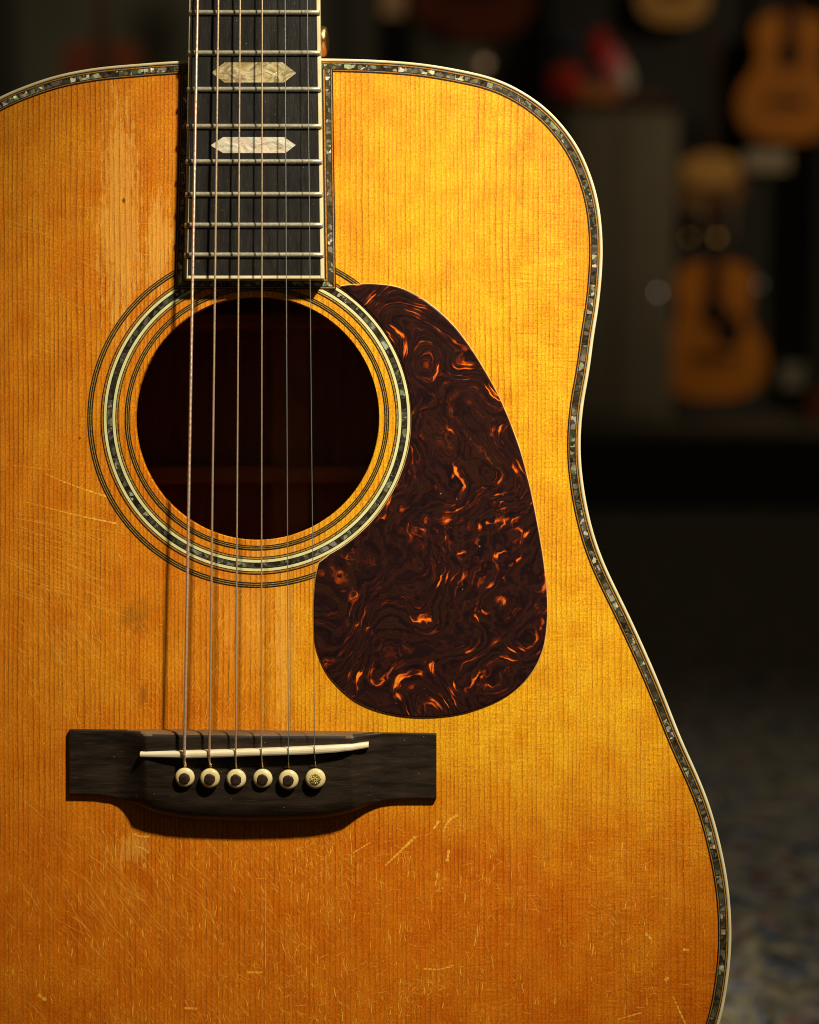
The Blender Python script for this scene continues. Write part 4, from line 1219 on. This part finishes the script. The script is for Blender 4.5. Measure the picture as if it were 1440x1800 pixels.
# mandolin hanging between them: round golden top over a darker tail
def mandolin():
    dist = 5.5; base = W(1245, 345, dist); sc = 118 * PXM * dist
    t = empty('mandolin', 'small round golden mandolin with dark neck hanging left of the orange guitar', 'mandolin', base)
    def disc(nm, cx, cz, rx, rz, y0, y1, mat):
        v = []; n = 32; f = []
        for yy, k in ((y0, 1.0), (lerp(y0, y1, 0.8), 1.0), (y1, 0.9)):
            for i in range(n):
                a = 2 * math.pi * i / n; v.append(Vector((cx + rx * k * math.cos(a), yy, cz + rz * k * math.sin(a))) * sc)
        for r_ in range(2):
            for i in range(n): f.append((r_ * n + i, r_ * n + (i + 1) % n, (r_ + 1) * n + (i + 1) % n, (r_ + 1) * n + i))
        f.append(tuple(2 * n + i for i in range(n))); f.append(tuple(reversed(range(n))))
        return fix(mesh(nm, v, f, mat, t))
    disc('body', 0, 0.12, 0.53, 0.42, 0.10, -0.10, m_brown)
    disc('top', 0, 0.36, 0.44, 0.26, -0.101, -0.16, m_gamber)
    disc('tailpiece', 0, 0.10, 0.30, 0.05, -0.101, -0.15, m_pg)
    m_nk = mat_plain('mandolin_neck', (0.022, 0.012, 0.008), 0.6, 0.0, 0.2, 5, 0.08)
    def bar(nm, x0, x1, z0, z1, y0, y1, mat): bevel_box(nm, x0 * sc, x1 * sc, y0 * sc, y1 * sc, z0 * sc, z1 * sc, mat, t, 0.003)
    bar('neck', -0.13, 0.10, 0.62, 1.9, -0.16, -0.05, m_nk)
    bar('headstock', -0.16, 0.13, 1.91, 2.4, -0.15, -0.06, m_nk)
mandolin()

# pale cabinet with coloured bundle
m_cab = mat_plain('pale_cabinet_paint', (0.13, 0.105, 0.070), 0.75, 0.0, 0.15, 6)
a = W(985, 748, 5.0); b = W(1180, 204, 5.0)
cab = empty('cabinet', 'tall pale grey cabinet standing on the platform beside the big guitar\'s shoulder', 'cabinet', ((a.x + b.x) / 2, a.y + 0.15, 0.204))
wd = (b.x - a.x) / 2; hh = b.z - 0.204
bevel_box('carcass', -wd, wd, -0.15, 0.25, 0.0, hh, m_cab, cab, 0.01)
bevel_box('top_board', -wd - 0.012, wd + 0.012, -0.165, 0.265, hh + 0.001, hh + 0.028, m_dk, cab, 0.006)
for sgn in (0, 1):
    x0 = -wd + 0.02 if sgn == 0 else 0.004; x1 = -0.004 if sgn == 0 else wd - 0.02
    dr = bevel_box('door', x0, x1, -0.168, -0.151, 0.04, hh - 0.03, m_cab, cab, 0.004)

def lump(nm, c, r_, mat, par, seed, sq=(1, 1, 1)):
    bm = bmesh.new(); bmesh.ops.create_icosphere(bm, subdivisions=3, radius=1.0)
    rn = random.Random(seed); ph_ = [rn.uniform(0, 6) for _ in range(6)]
    for vv in bm.verts:
        p = vv.co
        k = 1 + 0.10 * math.sin(4 * p.x + ph_[0]) + 0.09 * math.sin(5 * p.y + ph_[1]) + 0.08 * math.sin(6 * p.z + ph_[2])
        vv.co = Vector((p.x * sq[0], p.y * sq[1], p.z * sq[2])) * k * r_ + Vector(c)
    me = bpy.data.meshes.new(nm); bm.to_mesh(me); bm.free()
    for p in me.polygons: p.use_smooth = True
    me.materials.append(mat)
    o = bpy.data.objects.new(nm, me); COL.objects.link(o); o.parent = par
    return o
m_rc = mat_plain('red_cloth', (0.50, 0.022, 0.010), 0.8, 0, 0.3, 20)
m_pk = mat_plain('pink_cloth', (0.70, 0.14, 0.18), 0.8, 0, 0.3, 20)
m_wc = mat_plain('off_white_cloth', (0.55, 0.46, 0.36), 0.8, 0, 0.2, 20)
m_or = mat_plain('rust_cloth', (0.40, 0.13, 0.035), 0.8, 0, 0.3, 20)
m_bl = mat_plain('dark_blue_cloth', (0.03, 0.03, 0.07), 0.8, 0, 0.3, 20)
bc = W(1040, 196, 4.95)
bun = empty('cloth_bundle', 'heap of red, pink and off-white soft things on top of the pale cabinet', 'cloth bundle', bc)
u5 = PXM * 4.95
def at(px, py): return ((px - 1040) * u5, 0.0, (196 - py) * u5)
lump('red_fold', at(992, 148), 34 * u5, m_rc, bun, 1, (1.1, 0.8, 0.95))
lump('red_fold', at(1052, 86), 24 * u5, m_rc, bun, 2, (0.8, 0.8, 1.4))
lump('pink_fold', at(1075, 122), 24 * u5, m_pk, bun, 3, (1.0, 0.8, 1.3))
lump('white_fold', at(1092, 142), 22 * u5, m_wc, bun, 4, (0.9, 0.8, 1.3))
lump('rust_fold', at(1042, 168), 28 * u5, m_or, bun, 5, (1.6, 0.9, 0.8))
lump('rust_fold', at(1120, 180), 22 * u5, mat_plain('brown_cloth', (0.07, 0.03, 0.015), 0.8, 0, 0.3, 20), bun, 6, (2.4, 0.9, 0.8))
lump('blue_fold', at(992, 82), 22 * u5, m_bl, bun, 7, (1.3, 0.8, 0.8))

def card(px0, px1, py0, py1, dist, mat, label, name='price_card', cat='card'):
    a = W(px0, py1, dist); b = W(px1, py0, dist)
    t = bevel_box(name, a.x, b.x, a.y, a.y + 0.012, a.z, b.z, mat, None, 0.003)
    t['label'] = label; t['category'] = cat
    return t
card(1308, 1388, 264, 300, 5.5, m_pale, 'pale oblong card hanging under the right-hand orange guitar')
card(672, 712, -30, 28, 5.6, mat_plain('tan_card', (0.42, 0.24, 0.12), 0.7, 0, 0.2, 9), 'pale tan card at the top edge right of the fretboard', 'wall_card')
card(1372, 1412, 640, 682, 5.5, mat_plain('grey_card', (0.13, 0.115, 0.08), 0.7, 0, 0.2, 9), 'small grey card behind the leaning mahogany guitar', 'wall_card')

def lampbulb(px, py, dist, r_, col, e, label, name='indicator_lamp'):  # glowing bead put in for a blurred glint among the instruments
    g = G('glowing_bulb'); mt = g.bsdf((0.1, 0.08, 0.06), 0.4, emit=col, estr=e)
    c = W(px, py, dist)
    t = empty(name, label, 'lamp', c, None, 'small lamps glowing in the shop')  # lamp is the category only; the thing is an added glowing bead
    v, f = lathe_verts([(r_ * 0.05, -r_), (r_ * 0.6, -r_ * 0.8), (r_, 0), (r_ * 0.6, r_ * 0.8), (r_ * 0.05, r_)], 14)
    fix(mesh('bulb', v, f, mt, t, True))
    v, f = lathe_verts([(r_ * 1.1, 0), (r_ * 1.2, 0.012), (r_ * 1.1, 0.03)], 14)
    rm = Matrix.Rotation(R(-90), 4, 'X')
    fix(mesh('holder', [rm @ p for p in v], f, m_metal, t))
lampbulb(1157, 514, 4.75, 0.005, (1.0, 0.74, 0.60), 1.5, 'small pinkish lamp glowing at the right edge of the pale cabinet')
lampbulb(1261, 418, 5.2, 0.006, (1.0, 0.50, 0.10), 1.2, 'brighter amber lamp above the small orange guitar')
lampbulb(1212, 418, 5.2, 0.006, (1.0, 0.50, 0.10), 0.7, 'dimmer amber lamp above the small orange guitar, left of its twin')
lampbulb(852, 112, 5.8, 0.018, (1.0, 0.55, 0.28), 0.38, 'warm round lamp glowing over the big guitar\'s right shoulder')  # glowing bead put in for a warm round spot
lampbulb(1335, 500, 5.8, 0.006, (0.7, 0.9, 0.8), 0.5, 'faint greenish lamp right of the small orange guitar')
